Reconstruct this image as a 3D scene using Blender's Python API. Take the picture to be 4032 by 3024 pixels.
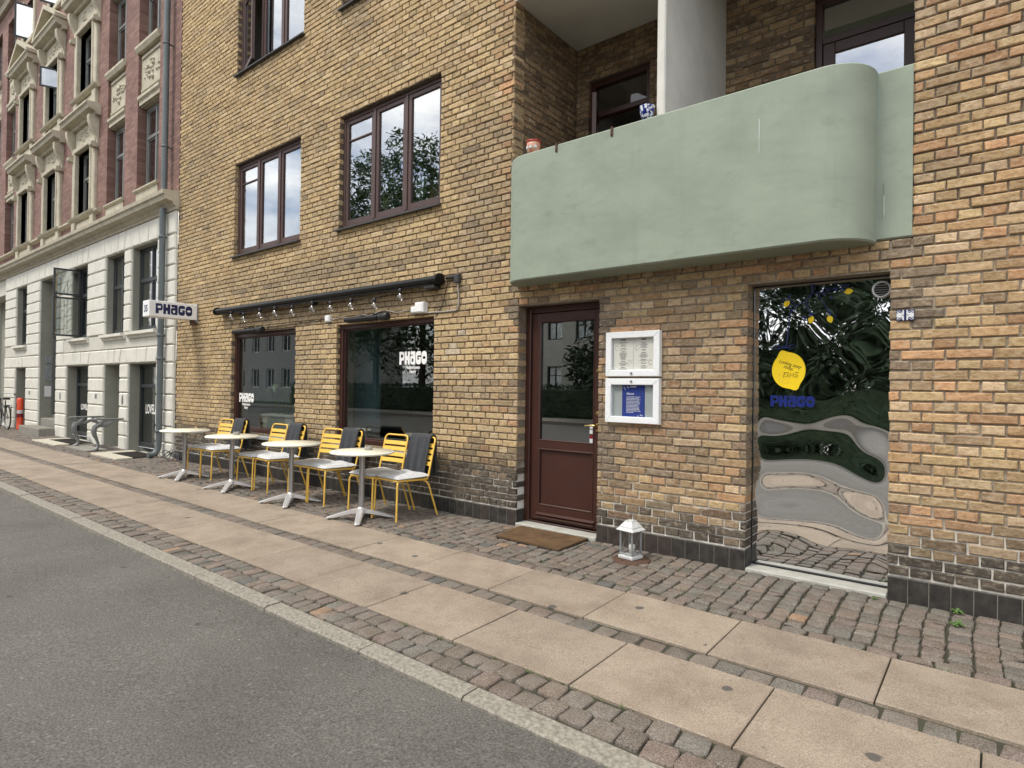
import bpy, math, random
from mathutils import Matrix, Vector

for _o in list(bpy.data.objects):
    bpy.data.objects.remove(_o)
SC = bpy.context.scene
COL = SC.collection
rnd = random.Random(7)
PI = math.pi

# ------------------------------------------------------------------ camera
CAM_POS = (0.0, -4.93648, 1.41873)
CAM_F = 2379.35           # focal length in pixels of a 4032 px wide frame
YAW, PITCH, ROLL = 0.678602, 0.007123, 0.013572


def cam_axes():
    cp, sp = math.cos(PITCH), math.sin(PITCH)
    d = Vector((-math.sin(YAW) * cp, math.cos(YAW) * cp, sp))
    r = Vector((math.cos(YAW), math.sin(YAW), 0))
    u = r.cross(d)
    c, s = math.cos(ROLL), math.sin(ROLL)
    return c * r + s * u, -s * r + c * u, d


AX = cam_axes()
cam_data = bpy.data.cameras.new('camera')
cam = bpy.data.objects.new('camera', cam_data)
COL.objects.link(cam)
cam_data.sensor_fit = 'HORIZONTAL'
cam_data.sensor_width = 36.0
cam_data.lens = 36.0 * CAM_F / 4032.0
cam_data.clip_start = 0.05
cam_data.clip_end = 2000.0
_m = Matrix((AX[0], AX[1], -AX[2])).transposed().to_4x4()
_m.translation = Vector(CAM_POS)
cam.matrix_world = _m
SC.camera = cam


def project(P):
    q = Vector(P) - Vector(CAM_POS)
    z = q.dot(AX[2])
    if z < 0.1:
        return None
    return 2016 + CAM_F * q.dot(AX[0]) / z, 1512 - CAM_F * q.dot(AX[1]) / z


# ------------------------------------------------------------------ world, sun, exposure
SUN_EL, SUN_AZ = math.radians(58), math.radians(205)   # azimuth clockwise from +Y
world = bpy.data.worlds.new('World')
SC.world = world
world.use_nodes = True
nt = world.node_tree
nt.nodes.clear()
w_out = nt.nodes.new('ShaderNodeOutputWorld')
w_bg = nt.nodes.new('ShaderNodeBackground')
w_sky = nt.nodes.new('ShaderNodeTexSky')
w_sky.sky_type = 'NISHITA'
w_sky.sun_disc = False
w_sky.sun_elevation = SUN_EL
w_sky.sun_rotation = SUN_AZ
w_sky.air_density = 1.0
w_sky.dust_density = 2.0
w_tc = nt.nodes.new('ShaderNodeTexCoord')
w_map = nt.nodes.new('ShaderNodeMapping')
w_map.inputs['Scale'].default_value = (1.0, 1.0, 2.4)
w_n = nt.nodes.new('ShaderNodeTexNoise')
w_n.inputs['Scale'].default_value = 3.1
w_n.inputs['Detail'].default_value = 9.0
w_n.inputs['Roughness'].default_value = 0.58
w_r = nt.nodes.new('ShaderNodeValToRGB')
w_r.color_ramp.elements[0].position = 0.33
w_r.color_ramp.elements[1].position = 0.56
w_n2 = nt.nodes.new('ShaderNodeTexNoise')
w_n2.inputs['Scale'].default_value = 6.0
w_n2.inputs['Detail'].default_value = 6.0
w_cr = nt.nodes.new('ShaderNodeValToRGB')
w_cr.color_ramp.elements[0].color = (7.8, 7.9, 8.3, 1)
w_cr.color_ramp.elements[1].color = (14.6, 14.4, 14.1, 1)
w_cr.color_ramp.elements[0].position = 0.3
w_cr.color_ramp.elements[1].position = 0.68
w_mix = nt.nodes.new('ShaderNodeMix')
w_mix.data_type = 'RGBA'
L = nt.links.new
L(w_tc.outputs['Generated'], w_map.inputs['Vector'])
L(w_map.outputs['Vector'], w_n.inputs['Vector'])
L(w_map.outputs['Vector'], w_n2.inputs['Vector'])
L(w_n.outputs['Fac'], w_r.inputs['Fac'])
L(w_n2.outputs['Fac'], w_cr.inputs['Fac'])
L(w_r.outputs['Color'], w_mix.inputs['Factor'])
L(w_sky.outputs['Color'], w_mix.inputs['A'])
L(w_cr.outputs['Color'], w_mix.inputs['B'])
L(w_mix.outputs['Result'], w_bg.inputs['Color'])
w_bg.inputs['Strength'].default_value = 0.105
L(w_bg.outputs['Background'], w_out.inputs['Surface'])

sun_data = bpy.data.lights.new('sun', 'SUN')
sun_data.energy = 1.5
sun_data.angle = math.radians(14)
sun_data.color = (1.0, 0.94, 0.83)
sun = bpy.data.objects.new('sun', sun_data)
COL.objects.link(sun)
_d = Vector((math.sin(SUN_AZ) * math.cos(SUN_EL), math.cos(SUN_AZ) * math.cos(SUN_EL), math.sin(SUN_EL)))
sun.rotation_euler = _d.to_track_quat('Z', 'Y').to_euler()
sun.location = (0, -8, 20)

SC.view_settings.view_transform = 'Standard'
SC.view_settings.look = 'None'
SC.view_settings.gamma = 1.0
SC.view_settings.exposure = 0.86
SC.view_settings.use_curve_mapping = False
SC.cycles.use_denoising = True
SC.cycles.max_bounces = 8
SC.cycles.transparent_max_bounces = 12
SC.cycles.caustics_reflective = False
SC.cycles.caustics_refractive = False


# ------------------------------------------------------------------ materials
def nodes(name):
    m = bpy.data.materials.new(name)
    m.use_nodes = True
    t = m.node_tree
    b = t.nodes['Principled BSDF']
    return m, t, b


def N(t, kind, **kw):
    n = t.nodes.new(kind)
    for k, v in kw.items():
        if k in n.inputs:
            n.inputs[k].default_value = v
        else:
            setattr(n, k, v)
    return n


def rgba(c):
    return (c[0], c[1], c[2], 1.0)


def mixrgb(t, fac, a, b, mode='MIX'):
    n = t.nodes.new('ShaderNodeMix')
    n.data_type = 'RGBA'
    n.blend_type = mode
    for key, v in (('Factor', fac), ('A', a), ('B', b)):
        if hasattr(v, 'is_linked'):
            t.links.new(v, n.inputs[key])
        elif isinstance(v, (int, float)):
            n.inputs[key].default_value = v
        else:
            n.inputs[key].default_value = rgba(v)
    return n.outputs['Result']


def ramp(t, src, p0, p1, c0=(0, 0, 0), c1=(1, 1, 1)):
    r = t.nodes.new('ShaderNodeValToRGB')
    r.color_ramp.elements[0].position = p0
    r.color_ramp.elements[1].position = p1
    r.color_ramp.elements[0].color = rgba(c0)
    r.color_ramp.elements[1].color = rgba(c1)
    t.links.new(src, r.inputs['Fac'])
    return r.outputs['Color']


def noise(t, scale, detail=4.0, rough=0.55, stretch=None):
    g = t.nodes.new('ShaderNodeNewGeometry')
    v = g.outputs['Position']
    if stretch:
        mp = t.nodes.new('ShaderNodeMapping')
        mp.inputs['Scale'].default_value = stretch
        t.links.new(v, mp.inputs['Vector'])
        v = mp.outputs['Vector']
    n = N(t, 'ShaderNodeTexNoise', Scale=scale, Detail=detail, Roughness=rough)
    t.links.new(v, n.inputs['Vector'])
    return n.outputs['Fac']


def bump(t, b, height, strength, dist):
    n = N(t, 'ShaderNodeBump', Strength=strength, Distance=dist)
    t.links.new(height, n.inputs['Height'])
    t.links.new(n.outputs['Normal'], b.inputs['Normal'])


def simple(name, c, rough=0.6, metal=0.0, c2=None, scale=8.0, bscale=None, bstr=0.3, bdist=0.01, spec=None, stretch=None):
    m, t, b = nodes(name)
    b.inputs['Roughness'].default_value = rough
    b.inputs['Metallic'].default_value = metal
    if spec is not None:
        b.inputs['Specular IOR Level'].default_value = spec
    if c2 is None:
        c2 = tuple(x * 0.8 for x in c)
    f = ramp(t, noise(t, scale, 5.0, 0.6, stretch), 0.3, 0.7)
    t.links.new(mixrgb(t, f, c, c2), b.inputs['Base Color'])
    if bscale:
        bump(t, b, noise(t, bscale, 4.0, 0.6, stretch), bstr, bdist)
    return m


def glass(name, k=1.6, base=0.02, tint=(1, 1, 1), wave=0.0):
    m = bpy.data.materials.new(name)
    m.use_nodes = True
    t = m.node_tree
    t.nodes.clear()
    o = t.nodes.new('ShaderNodeOutputMaterial')
    tr = N(t, 'ShaderNodeBsdfTransparent')
    tr.inputs['Color'].default_value = rgba(tint)
    gl = N(t, 'ShaderNodeBsdfGlossy', Roughness=0.0)
    lw = N(t, 'ShaderNodeLayerWeight', Blend=0.5)          # Schlick curve, the same from both sides
    pw = N(t, 'ShaderNodeMath', operation='POWER')
    pw.inputs[1].default_value = 5.0
    t.links.new(lw.outputs['Facing'], pw.inputs[0])
    ma = N(t, 'ShaderNodeMath', operation='MULTIPLY_ADD', use_clamp=True)
    ma.inputs[1].default_value = k
    ma.inputs[2].default_value = base
    mx = t.nodes.new('ShaderNodeMixShader')
    t.links.new(pw.outputs[0], ma.inputs[0])
    t.links.new(ma.outputs[0], mx.inputs['Fac'])
    t.links.new(tr.outputs[0], mx.inputs[1])
    t.links.new(gl.outputs[0], mx.inputs[2])
    t.links.new(mx.outputs[0], o.inputs['Surface'])
    if wave:
        bp = N(t, 'ShaderNodeBump', Strength=wave, Distance=0.02)
        t.links.new(noise(t, 1.7, 1.0), bp.inputs['Height'])
        t.links.new(bp.outputs['Normal'], gl.inputs['Normal'])
    return m


def brick_material(name, use_attr):
    m, t, b = nodes(name)
    b.inputs['Roughness'].default_value = 0.9
    b.inputs['Specular IOR Level'].default_value = 0.2
    if use_attr:
        a = N(t, 'ShaderNodeAttribute', attribute_name='col')
        c = a.outputs['Color']
    else:
        a = t.nodes.new('ShaderNodeObjectInfo')
        c = a.outputs['Color']
    dark = mixrgb(t, 1.0, c, (0.58, 0.52, 0.46), 'MULTIPLY')
    pale = mixrgb(t, 0.45, c, (0.58, 0.50, 0.38))
    f1 = ramp(t, noise(t, 24, 7, 0.75, (1, 1, 1.8)), 0.44, 0.64)
    f2 = ramp(t, noise(t, 17, 5, 0.65, (1, 1, 2.2)), 0.52, 0.72)
    c1 = mixrgb(t, f1, c, dark)
    c2 = mixrgb(t, f2, c1, pale)
    spots = ramp(t, noise(t, 150, 3, 0.6), 0.66, 0.72)
    c3 = mixrgb(t, mixrgb(t, 1.0, spots, (0.5, 0.5, 0.5), 'MULTIPLY'), c2, (0.09, 0.07, 0.05))
    t.links.new(c3, b.inputs['Base Color'])
    bump(t, b, noise(t, 70, 6, 0.7), 0.55, 0.012)
    return m


def stone_material(name, use_attr, scale=1.0):
    m, t, b = nodes(name)
    b.inputs['Roughness'].default_value = 0.82
    b.inputs['Specular IOR Level'].default_value = 0.3
    a = N(t, 'ShaderNodeAttribute', attribute_name='col') if use_attr else t.nodes.new('ShaderNodeObjectInfo')
    c = a.outputs['Color']
    f1 = ramp(t, noise(t, 170, 3, 0.7), 0.42, 0.66)
    lite = mixrgb(t, 0.32, c, (0.55, 0.5, 0.44))
    dark = mixrgb(t, 1.0, c, (0.62, 0.60, 0.58), 'MULTIPLY')
    c1 = mixrgb(t, f1, dark, lite)
    f2 = ramp(t, noise(t, 9, 4, 0.6), 0.4, 0.7)
    c2 = mixrgb(t, f2, c1, mixrgb(t, 1.0, c1, (0.78, 0.75, 0.7), 'MULTIPLY'))
    t.links.new(c2, b.inputs['Base Color'])
    bump(t, b, noise(t, 55, 6, 0.7), 0.5, 0.012)
    return m


M = {}
M['brick'] = brick_material('brick_clay', True)
M['brick_one'] = brick_material('brick_clay_single', False)
M['sett'] = stone_material('granite_sett', True)
M['sett_one'] = stone_material('granite_sett_single', False)
# mortar: grey lime, fresh white pointing low on the wall
m, t, b = nodes('mortar')
b.inputs['Roughness'].default_value = 0.95
g = t.nodes.new('ShaderNodeNewGeometry')
sx = t.nodes.new('ShaderNodeSeparateXYZ')
t.links.new(g.outputs['Position'], sx.inputs[0])
ad = N(t, 'ShaderNodeMath', operation='MULTIPLY_ADD')
t.links.new(noise(t, 2.2, 3), ad.inputs[0])
ad.inputs[1].default_value = -0.5
t.links.new(sx.outputs['Z'], ad.inputs[2])
f = ramp(t, ad.outputs[0], 0.16, 0.40, (1, 1, 1), (0, 0, 0))
fx = N(t, 'ShaderNodeMapRange')
fx.inputs['From Min'].default_value = -4.6
fx.inputs['From Max'].default_value = -3.2
t.links.new(sx.outputs['X'], fx.inputs['Value'])
fz = N(t, 'ShaderNodeMapRange')
fz.inputs['From Min'].default_value = 2.35
fz.inputs['From Max'].default_value = 2.75
fz.inputs['To Min'].default_value = 1.0
fz.inputs['To Max'].default_value = 0.12
t.links.new(sx.outputs['Z'], fz.inputs['Value'])
fm_ = N(t, 'ShaderNodeMath', operation='MULTIPLY')
t.links.new(fx.outputs['Result'], fm_.inputs[0])
t.links.new(fz.outputs['Result'], fm_.inputs[1])
grey = mixrgb(t, fm_.outputs[0], (0.155, 0.122, 0.09), (0.35, 0.30, 0.235))
grey2 = mixrgb(t, ramp(t, noise(t, 40, 4), 0.35, 0.7), grey, mixrgb(t, 1.0, grey, (0.6, 0.58, 0.55), 'MULTIPLY'))
t.links.new(mixrgb(t, f, grey2, (0.66, 0.64, 0.58)), b.inputs['Base Color'])
bump(t, b, noise(t, 120, 4), 0.5, 0.01)
M['mortar'] = m
# asphalt
m, t, b = nodes('asphalt')
b.inputs['Roughness'].default_value = 0.88
fine = noise(t, 85, 5, 0.85)
c0 = mixrgb(t, ramp(t, fine, 0.38, 0.64), (0.050, 0.047, 0.042), (0.205, 0.193, 0.172))
vor = N(t, 'ShaderNodeTexVoronoi', Scale=75.0)
g = t.nodes.new('ShaderNodeNewGeometry')
t.links.new(g.outputs['Position'], vor.inputs['Vector'])
chips = ramp(t, vor.outputs['Color'], 0.86, 0.93)
c1 = mixrgb(t, mixrgb(t, 1.0, chips, (0.35, 0.35, 0.35), 'MULTIPLY'), c0, (0.34, 0.32, 0.29))
big = ramp(t, noise(t, 0.9, 6, 0.7), 0.38, 0.66)
c2 = mixrgb(t, big, c1, mixrgb(t, 1.0, c1, (0.74, 0.73, 0.73), 'MULTIPLY'))
v2 = N(t, 'ShaderNodeTexVoronoi', Scale=2.3)
t.links.new(g.outputs['Position'], v2.inputs['Vector'])
gum = ramp(t, v2.outputs['Distance'], 0.055, 0.07, (1, 1, 1), (0, 0, 0))
c3 = mixrgb(t, mixrgb(t, 1.0, gum, (0.7, 0.7, 0.7), 'MULTIPLY'), c2, (0.035, 0.034, 0.034))
t.links.new(c3, b.inputs['Base Color'])
bump(t, b, fine, 0.6, 0.012)
M['asphalt'] = m
# concrete slabs
m, t, b = nodes('concrete_slab')
b.inputs['Roughness'].default_value = 0.9
oi = t.nodes.new('ShaderNodeObjectInfo')
base = oi.outputs['Color']
fine = noise(t, 130, 4, 0.75)
c1 = mixrgb(t, ramp(t, fine, 0.34, 0.68), mixrgb(t, 1.0, base, (0.58, 0.54, 0.49), 'MULTIPLY'), mixrgb(t, 0.16, base, (0.8, 0.74, 0.62)))
c2 = mixrgb(t, ramp(t, noise(t, 2.6, 7, 0.72), 0.42, 0.66), c1, mixrgb(t, 1.0, c1, (0.72, 0.69, 0.67), 'MULTIPLY'))
g = t.nodes.new('ShaderNodeNewGeometry')
v2 = N(t, 'ShaderNodeTexVoronoi', Scale=2.9)
wn = t.nodes.new('ShaderNodeTexNoise')
wn.inputs['Scale'].default_value = 30
t.links.new(g.outputs['Position'], wn.inputs['Vector'])
wob = mixrgb(t, 0.025, g.outputs['Position'], wn.outputs['Color'])
t.links.new(wob, v2.inputs['Vector'])
gum = ramp(t, v2.outputs['Distance'], 0.075, 0.095, (1, 1, 1), (0, 0, 0))
c3 = mixrgb(t, mixrgb(t, 1.0, gum, (0.85, 0.85, 0.85), 'MULTIPLY'), c2, (0.06, 0.057, 0.052))
v3 = N(t, 'ShaderNodeTexVoronoi', Scale=9.0)
t.links.new(wob, v3.inputs['Vector'])
sp = ramp(t, v3.outputs['Distance'], 0.05, 0.08, (1, 1, 1), (0, 0, 0))
c4 = mixrgb(t, mixrgb(t, 1.0, sp, (0.35, 0.35, 0.35), 'MULTIPLY'), c3, (0.10, 0.09, 0.08))
t.links.new(c4, b.inputs['Base Color'])
bump(t, b, fine, 0.45, 0.008)
M['slab'] = m
M['soil'] = simple('joint_soil', (0.035, 0.03, 0.024), 0.95, c2=(0.05, 0.052, 0.028), scale=5, bscale=80, bstr=0.6)
M['kerb'] = simple('granite_kerb', (0.33, 0.305, 0.25), 0.85, c2=(0.13, 0.12, 0.10), scale=48, bscale=90, bstr=0.5, bdist=0.01)
# balcony render
m, t, b = nodes('green_render')
b.inputs['Roughness'].default_value = 0.75
f = ramp(t, noise(t, 2.2, 6, 0.6, (1, 1, 1.5)), 0.42, 0.68)
f2 = ramp(t, noise(t, 4.5, 6, 0.68, (1, 1, 1.9)), 0.56, 0.72)
c1 = mixrgb(t, f, (0.270, 0.312, 0.248), (0.232, 0.272, 0.216))
c2 = mixrgb(t, mixrgb(t, 1.0, f2, (0.6, 0.6, 0.6), 'MULTIPLY'), c1, (0.195, 0.232, 0.185))
f3 = ramp(t, noise(t, 7.0, 5, 0.7, (1, 1, 0.07)), 0.54, 0.76)
c2 = mixrgb(t, mixrgb(t, 1.0, f3, (0.22, 0.22, 0.22), 'MULTIPLY'), c2, (0.150, 0.175, 0.138))
t.links.new(c2, b.inputs['Base Color'])
hn = t.nodes.new('ShaderNodeMath')
hn.operation = 'ADD'
t.links.new(noise(t, 2.1, 3, 0.5, (1, 1, 1.5)), hn.inputs[0])
hs = N(t, 'ShaderNodeMath', operation='MULTIPLY')
hs.inputs[1].default_value = 0.05
t.links.new(noise(t, 160, 3, 0.6), hs.inputs[0])
t.links.new(hs.outputs[0], hn.inputs[1])
bump(t, b, hn.outputs[0], 0.24, 0.05)
M['green'] = m
M['soffit'] = simple('white_soffit', (0.66, 0.64, 0.58), 0.85, c2=(0.58, 0.56, 0.5), scale=2)
M['partition'] = simple('painted_partition', (0.66, 0.645, 0.60), 0.8, c2=(0.55, 0.535, 0.49), scale=3, bscale=60, bstr=0.2)
M['maroon'] = simple('maroon_paint', (0.056, 0.020, 0.014), 0.40, c2=(0.045, 0.016, 0.011), scale=4, bscale=25, bstr=0.12, bdist=0.004)
M['brown'] = simple('brown_window_paint', (0.085, 0.045, 0.038), 0.5, c2=(0.06, 0.034, 0.03), scale=6, bscale=30, bstr=0.15, bdist=0.004)
M['slate'] = simple('slate_sill', (0.028, 0.028, 0.03), 0.55, c2=(0.045, 0.045, 0.046), scale=20, bscale=30)
M['greysill'] = simple('grey_stone_sill', (0.30, 0.31, 0.32), 0.6, c2=(0.22, 0.23, 0.24), scale=9)
M['black'] = simple('black_metal', (0.008, 0.0075, 0.007), 0.40, c2=(0.012, 0.011, 0.0105), scale=9, spec=0.25)
M['blackplastic'] = simple('black_plastic', (0.014, 0.014, 0.014), 0.55)
M['white'] = simple('white_plastic', (0.84, 0.84, 0.83), 0.4, c2=(0.76, 0.77, 0.77), scale=3)
M['lanternpaint'] = simple('chalky_lantern_paint', (0.62, 0.63, 0.62), 0.5, c2=(0.46, 0.47, 0.46), scale=30)
M['whitemetal'] = simple('white_coated_metal', (0.80, 0.82, 0.83), 0.35, c2=(0.74, 0.76, 0.78), scale=30, bscale=60, bstr=0.05)
M['paper'] = simple('menu_paper', (0.72, 0.72, 0.66), 0.85, c2=(0.68, 0.68, 0.62), scale=4)
M['felt'] = simple('grey_backing', (0.36, 0.40, 0.40), 0.9, c2=(0.33, 0.37, 0.37), scale=80)
M['bluepaper'] = simple('blue_paper', (0.012, 0.035, 0.23), 0.7, c2=(0.011, 0.033, 0.22))
M['ink'] = simple('ink', (0.09, 0.09, 0.09), 0.8)
M['inkwhite'] = simple('white_print', (0.72, 0.74, 0.76), 0.7)
M['navy'] = simple('navy_vinyl', (0.008, 0.013, 0.085), 0.45)
M['bluevinyl'] = simple('blue_vinyl', (0.006, 0.018, 0.17), 0.4)
M['lemon'] = simple('lemon_vinyl', (0.86, 0.60, 0.008), 0.5, c2=(0.88, 0.64, 0.01), scale=3)
M['marker'] = simple('marker_ink', (0.05, 0.035, 0.01), 0.6)
M['whitevinyl'] = simple('white_vinyl', (0.86, 0.86, 0.84), 0.5, c2=(0.84, 0.84, 0.82))
M['yellow'] = simple('yellow_powder_coat', (0.82, 0.53, 0.095), 0.42, c2=(0.79, 0.49, 0.08), scale=7)
M['alu'] = simple('cast_aluminium', (0.78, 0.78, 0.79), 0.26, metal=0.6, c2=(0.70, 0.70, 0.72), scale=14)
M['alubrushed'] = simple('brushed_aluminium', (0.40, 0.39, 0.38), 0.42, metal=0.6, c2=(0.30, 0.295, 0.29), scale=30, stretch=(1, 1, 0.03))
M['tabletop'] = simple('cream_tabletop', (0.80, 0.76, 0.62), 0.5, c2=(0.66, 0.60, 0.44), scale=45)
M['tablerim'] = simple('cream_rim', (0.84, 0.82, 0.70), 0.45, c2=(0.80, 0.78, 0.66))
M['cushion'] = simple('white_cushion_fabric', (0.80, 0.80, 0.80), 0.95, c2=(0.50, 0.51, 0.53), scale=55, bscale=110, bstr=0.9, bdist=0.012, stretch=(3, 0.4, 1))
M['throw'] = simple('charcoal_wool', (0.030, 0.033, 0.038), 0.95, c2=(0.055, 0.058, 0.064), scale=60, bscale=240, bstr=0.5, bdist=0.004, stretch=(2.5, 1, 0.25))
M['steel'] = simple('galvanised_steel', (0.42, 0.44, 0.45), 0.5, metal=0.6, c2=(0.30, 0.32, 0.33), scale=12)
M['pipe'] = simple('zinc_downpipe', (0.095, 0.115, 0.12), 0.55, metal=0.2, c2=(0.15, 0.17, 0.175), scale=6, stretch=(1, 1, 0.3))
M['castiron'] = simple('grey_cast_iron', (0.16, 0.165, 0.165), 0.5, metal=0.3, c2=(0.24, 0.245, 0.24), scale=25, bscale=50, bstr=0.5)
M['brass'] = simple('brass', (0.72, 0.52, 0.20), 0.28, metal=1.0)
M['wax'] = simple('candle_wax', (0.80, 0.79, 0.74), 0.6)
M['rust'] = simple('rusty_iron', (0.11, 0.056, 0.032), 0.85, c2=(0.06, 0.034, 0.023), scale=20, bscale=60)
M['coir'] = simple('coir_mat', (0.17, 0.095, 0.040), 1.0, c2=(0.085, 0.047, 0.020), scale=7, bscale=300, bstr=1.0, bdist=0.01)
M['threshold'] = simple('pale_threshold', (0.46, 0.455, 0.41), 0.85, c2=(0.34, 0.335, 0.30), scale=9, bscale=60)
M['tile'] = simple('black_plinth_tile', (0.020, 0.019, 0.018), 0.6, c2=(0.058, 0.053, 0.047), spec=0.25, scale=14, bscale=24, bstr=0.25)
M['tilebrown'] = simple('brown_plinth_tile', (0.036, 0.026, 0.023), 0.6, c2=(0.062, 0.052, 0.046), spec=0.25, scale=14, bscale=24, bstr=0.25)
M['tilejoint'] = simple('plinth_joint', (0.22, 0.205, 0.18), 0.95, c2=(0.10, 0.09, 0.08), scale=12)
M['mirror'] = simple('polished_steel', (0.86, 0.87, 0.88), 0.015, metal=1.0, c2=(0.84, 0.85, 0.86))
M['doorglass'] = glass('door_glass', 0.75, 0.26, (0.8, 0.85, 0.85))
M['glass'] = glass('clear_glass', 0.9, 0.04)
M['skyglass'] = glass('coated_glass', 0.7, 0.44, (0.75, 0.8, 0.8), wave=0.04)
M['shopglass'] = glass('shop_glass', 0.85, 0.13, (0.85, 0.9, 0.9))
M['bulbglass'] = glass('bulb_glass', 0.9, 0.16)
M['teal'] = simple('teal_wall', (0.12, 0.20, 0.225), 0.8, c2=(0.105, 0.18, 0.205), scale=2)
M['room'] = simple('dim_interior', (0.045, 0.043, 0.042), 0.9)
M['curtain'] = simple('pale_curtain', (0.30, 0.29, 0.27), 0.9, c2=(0.16, 0.155, 0.145), scale=7, stretch=(3, 1, 0.08))
M['roomlight'] = simple('pale_interior', (0.32, 0.31, 0.29), 0.9)
M['greywall'] = simple('grey_interior', (0.13, 0.125, 0.12), 0.9)
M['leaf'] = simple('leaf_green', (0.035, 0.075, 0.020), 0.6, c2=(0.06, 0.10, 0.03), scale=1.6)
M['leafdark'] = simple('dark_foliage', (0.018, 0.040, 0.016), 0.7, c2=(0.040, 0.065, 0.028), scale=1.2)
M['houseleaf'] = simple('houseplant_leaf', (0.05, 0.10, 0.02), 0.45, c2=(0.03, 0.07, 0.015), scale=5)
M['bark'] = simple('bark', (0.07, 0.052, 0.038), 0.9, c2=(0.045, 0.034, 0.026), scale=15, bscale=25)
M['weed'] = simple('weed_green', (0.075, 0.15, 0.02), 0.7, c2=(0.05, 0.11, 0.018), scale=30)
M['cream'] = simple('cream_stucco', (0.53, 0.485, 0.375), 0.85, c2=(0.38, 0.345, 0.265), scale=5, bscale=60, bstr=0.2)
M['whitestone'] = simple('white_painted_stone', (0.70, 0.69, 0.62), 0.85, c2=(0.60, 0.585, 0.52), scale=4, bscale=40, bstr=0.3)
M['whitewall'] = simple('white_painted_wall', (0.60, 0.59, 0.52), 0.85, c2=(0.52, 0.505, 0.44), scale=2.5, bscale=50, bstr=0.2)
M['reveal'] = simple('grey_reveal', (0.30, 0.30, 0.255), 0.85, c2=(0.25, 0.25, 0.21), scale=3)  # greyer than the white wall around the openings
M['darkframe'] = simple('dark_grey_window_paint', (0.035, 0.04, 0.042), 0.5)
M['greyframe'] = simple('grey_window_paint', (0.17, 0.175, 0.165), 0.5)
M['redorange'] = simple('orange_red_plastic', (0.80, 0.085, 0.03), 0.45)
M['reflective'] = simple('white_reflective_band', (0.62, 0.62, 0.6), 0.4)
M['redband'] = simple('dark_red_band', (0.20, 0.008, 0.012), 0.45)
M['rubber'] = simple('black_rubber', (0.015, 0.015, 0.015), 0.7)
M['stepstone'] = simple('step_stone', (0.27, 0.255, 0.22), 0.85, c2=(0.2, 0.19, 0.165), scale=14, bscale=40)
M['paleslab'] = simple('pale_granite_slab', (0.52, 0.48, 0.38), 0.85, c2=(0.43, 0.40, 0.32), scale=40, bscale=60)
M['darkpit'] = simple('dark_grating', (0.035, 0.027, 0.022), 0.8)
M['chain'] = simple('grey_cable', (0.05, 0.05, 0.055), 0.5)
M['cable'] = simple('pale_cable', (0.42, 0.38, 0.32), 0.6)
M['wood'] = simple('pale_wood', (0.45, 0.29, 0.13), 0.6, c2=(0.36, 0.22, 0.09), scale=6)
M['greenroll'] = simple('pale_green_fabric', (0.42, 0.60, 0.36), 0.8)
M['mint'] = simple('mint_green_plastic', (0.24, 0.48, 0.12), 0.6)
M['bluebag'] = simple('blue_bag', (0.015, 0.04, 0.10), 0.4)
M['terracotta'] = simple('painted_pot', (0.62, 0.42, 0.28), 0.5, c2=(0.45, 0.12, 0.06), scale=22)
M['potred'] = simple('pot_red', (0.42, 0.03, 0.02), 0.5)
M['potwhite'] = simple('pot_white_glaze', (0.66, 0.66, 0.66), 0.25)
M['planter'] = simple('planter_stone', (0.36, 0.34, 0.29), 0.8)
# blue and white pot
m, t, b = nodes('blue_white_pot')
b.inputs['Roughness'].default_value = 0.2
t.links.new(ramp(t, noise(t, 38, 2, 0.5), 0.49, 0.53, (0.012, 0.025, 0.17), (0.68, 0.70, 0.74)), b.inputs['Base Color'])
M['bluepot'] = m
# red brick of the townhouse: bricks there are only a few pixels
m, t, b = nodes('red_facing_brick')
b.inputs['Roughness'].default_value = 0.9
g = t.nodes.new('ShaderNodeNewGeometry')
mp = t.nodes.new('ShaderNodeMapping')
mp.inputs['Rotation'].default_value = (PI / 2, 0, 0)
t.links.new(g.outputs['Position'], mp.inputs['Vector'])
bt = t.nodes.new('ShaderNodeTexBrick')
bt.inputs['Color1'].default_value = (0.205, 0.110, 0.088, 1)
bt.inputs['Color2'].default_value = (0.315, 0.180, 0.145, 1)
bt.inputs['Mortar'].default_value = (0.19, 0.135, 0.115, 1)
bt.inputs['Scale'].default_value = 1.0
bt.inputs['Brick Width'].default_value = 0.235
bt.inputs['Row Height'].default_value = 0.0707
bt.inputs['Mortar Size'].default_value = 0.006
bt.offset = 0.5
t.links.new(mp.outputs['Vector'], bt.inputs['Vector'])
c1 = mixrgb(t, ramp(t, noise(t, 1.1, 5, 0.6), 0.35, 0.7), bt.outputs['Color'], mixrgb(t, 1.0, bt.outputs['Color'], (0.66, 0.62, 0.64), 'MULTIPLY'))
t.links.new(c1, b.inputs['Base Color'])
inv = N(t, 'ShaderNodeMath', operation='SUBTRACT')
inv.inputs[0].default_value = 1.0
t.links.new(bt.outputs['Fac'], inv.inputs[1])
bump(t, b, inv.outputs[0], 0.8, 0.012)
M['redbrick'] = m


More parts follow.
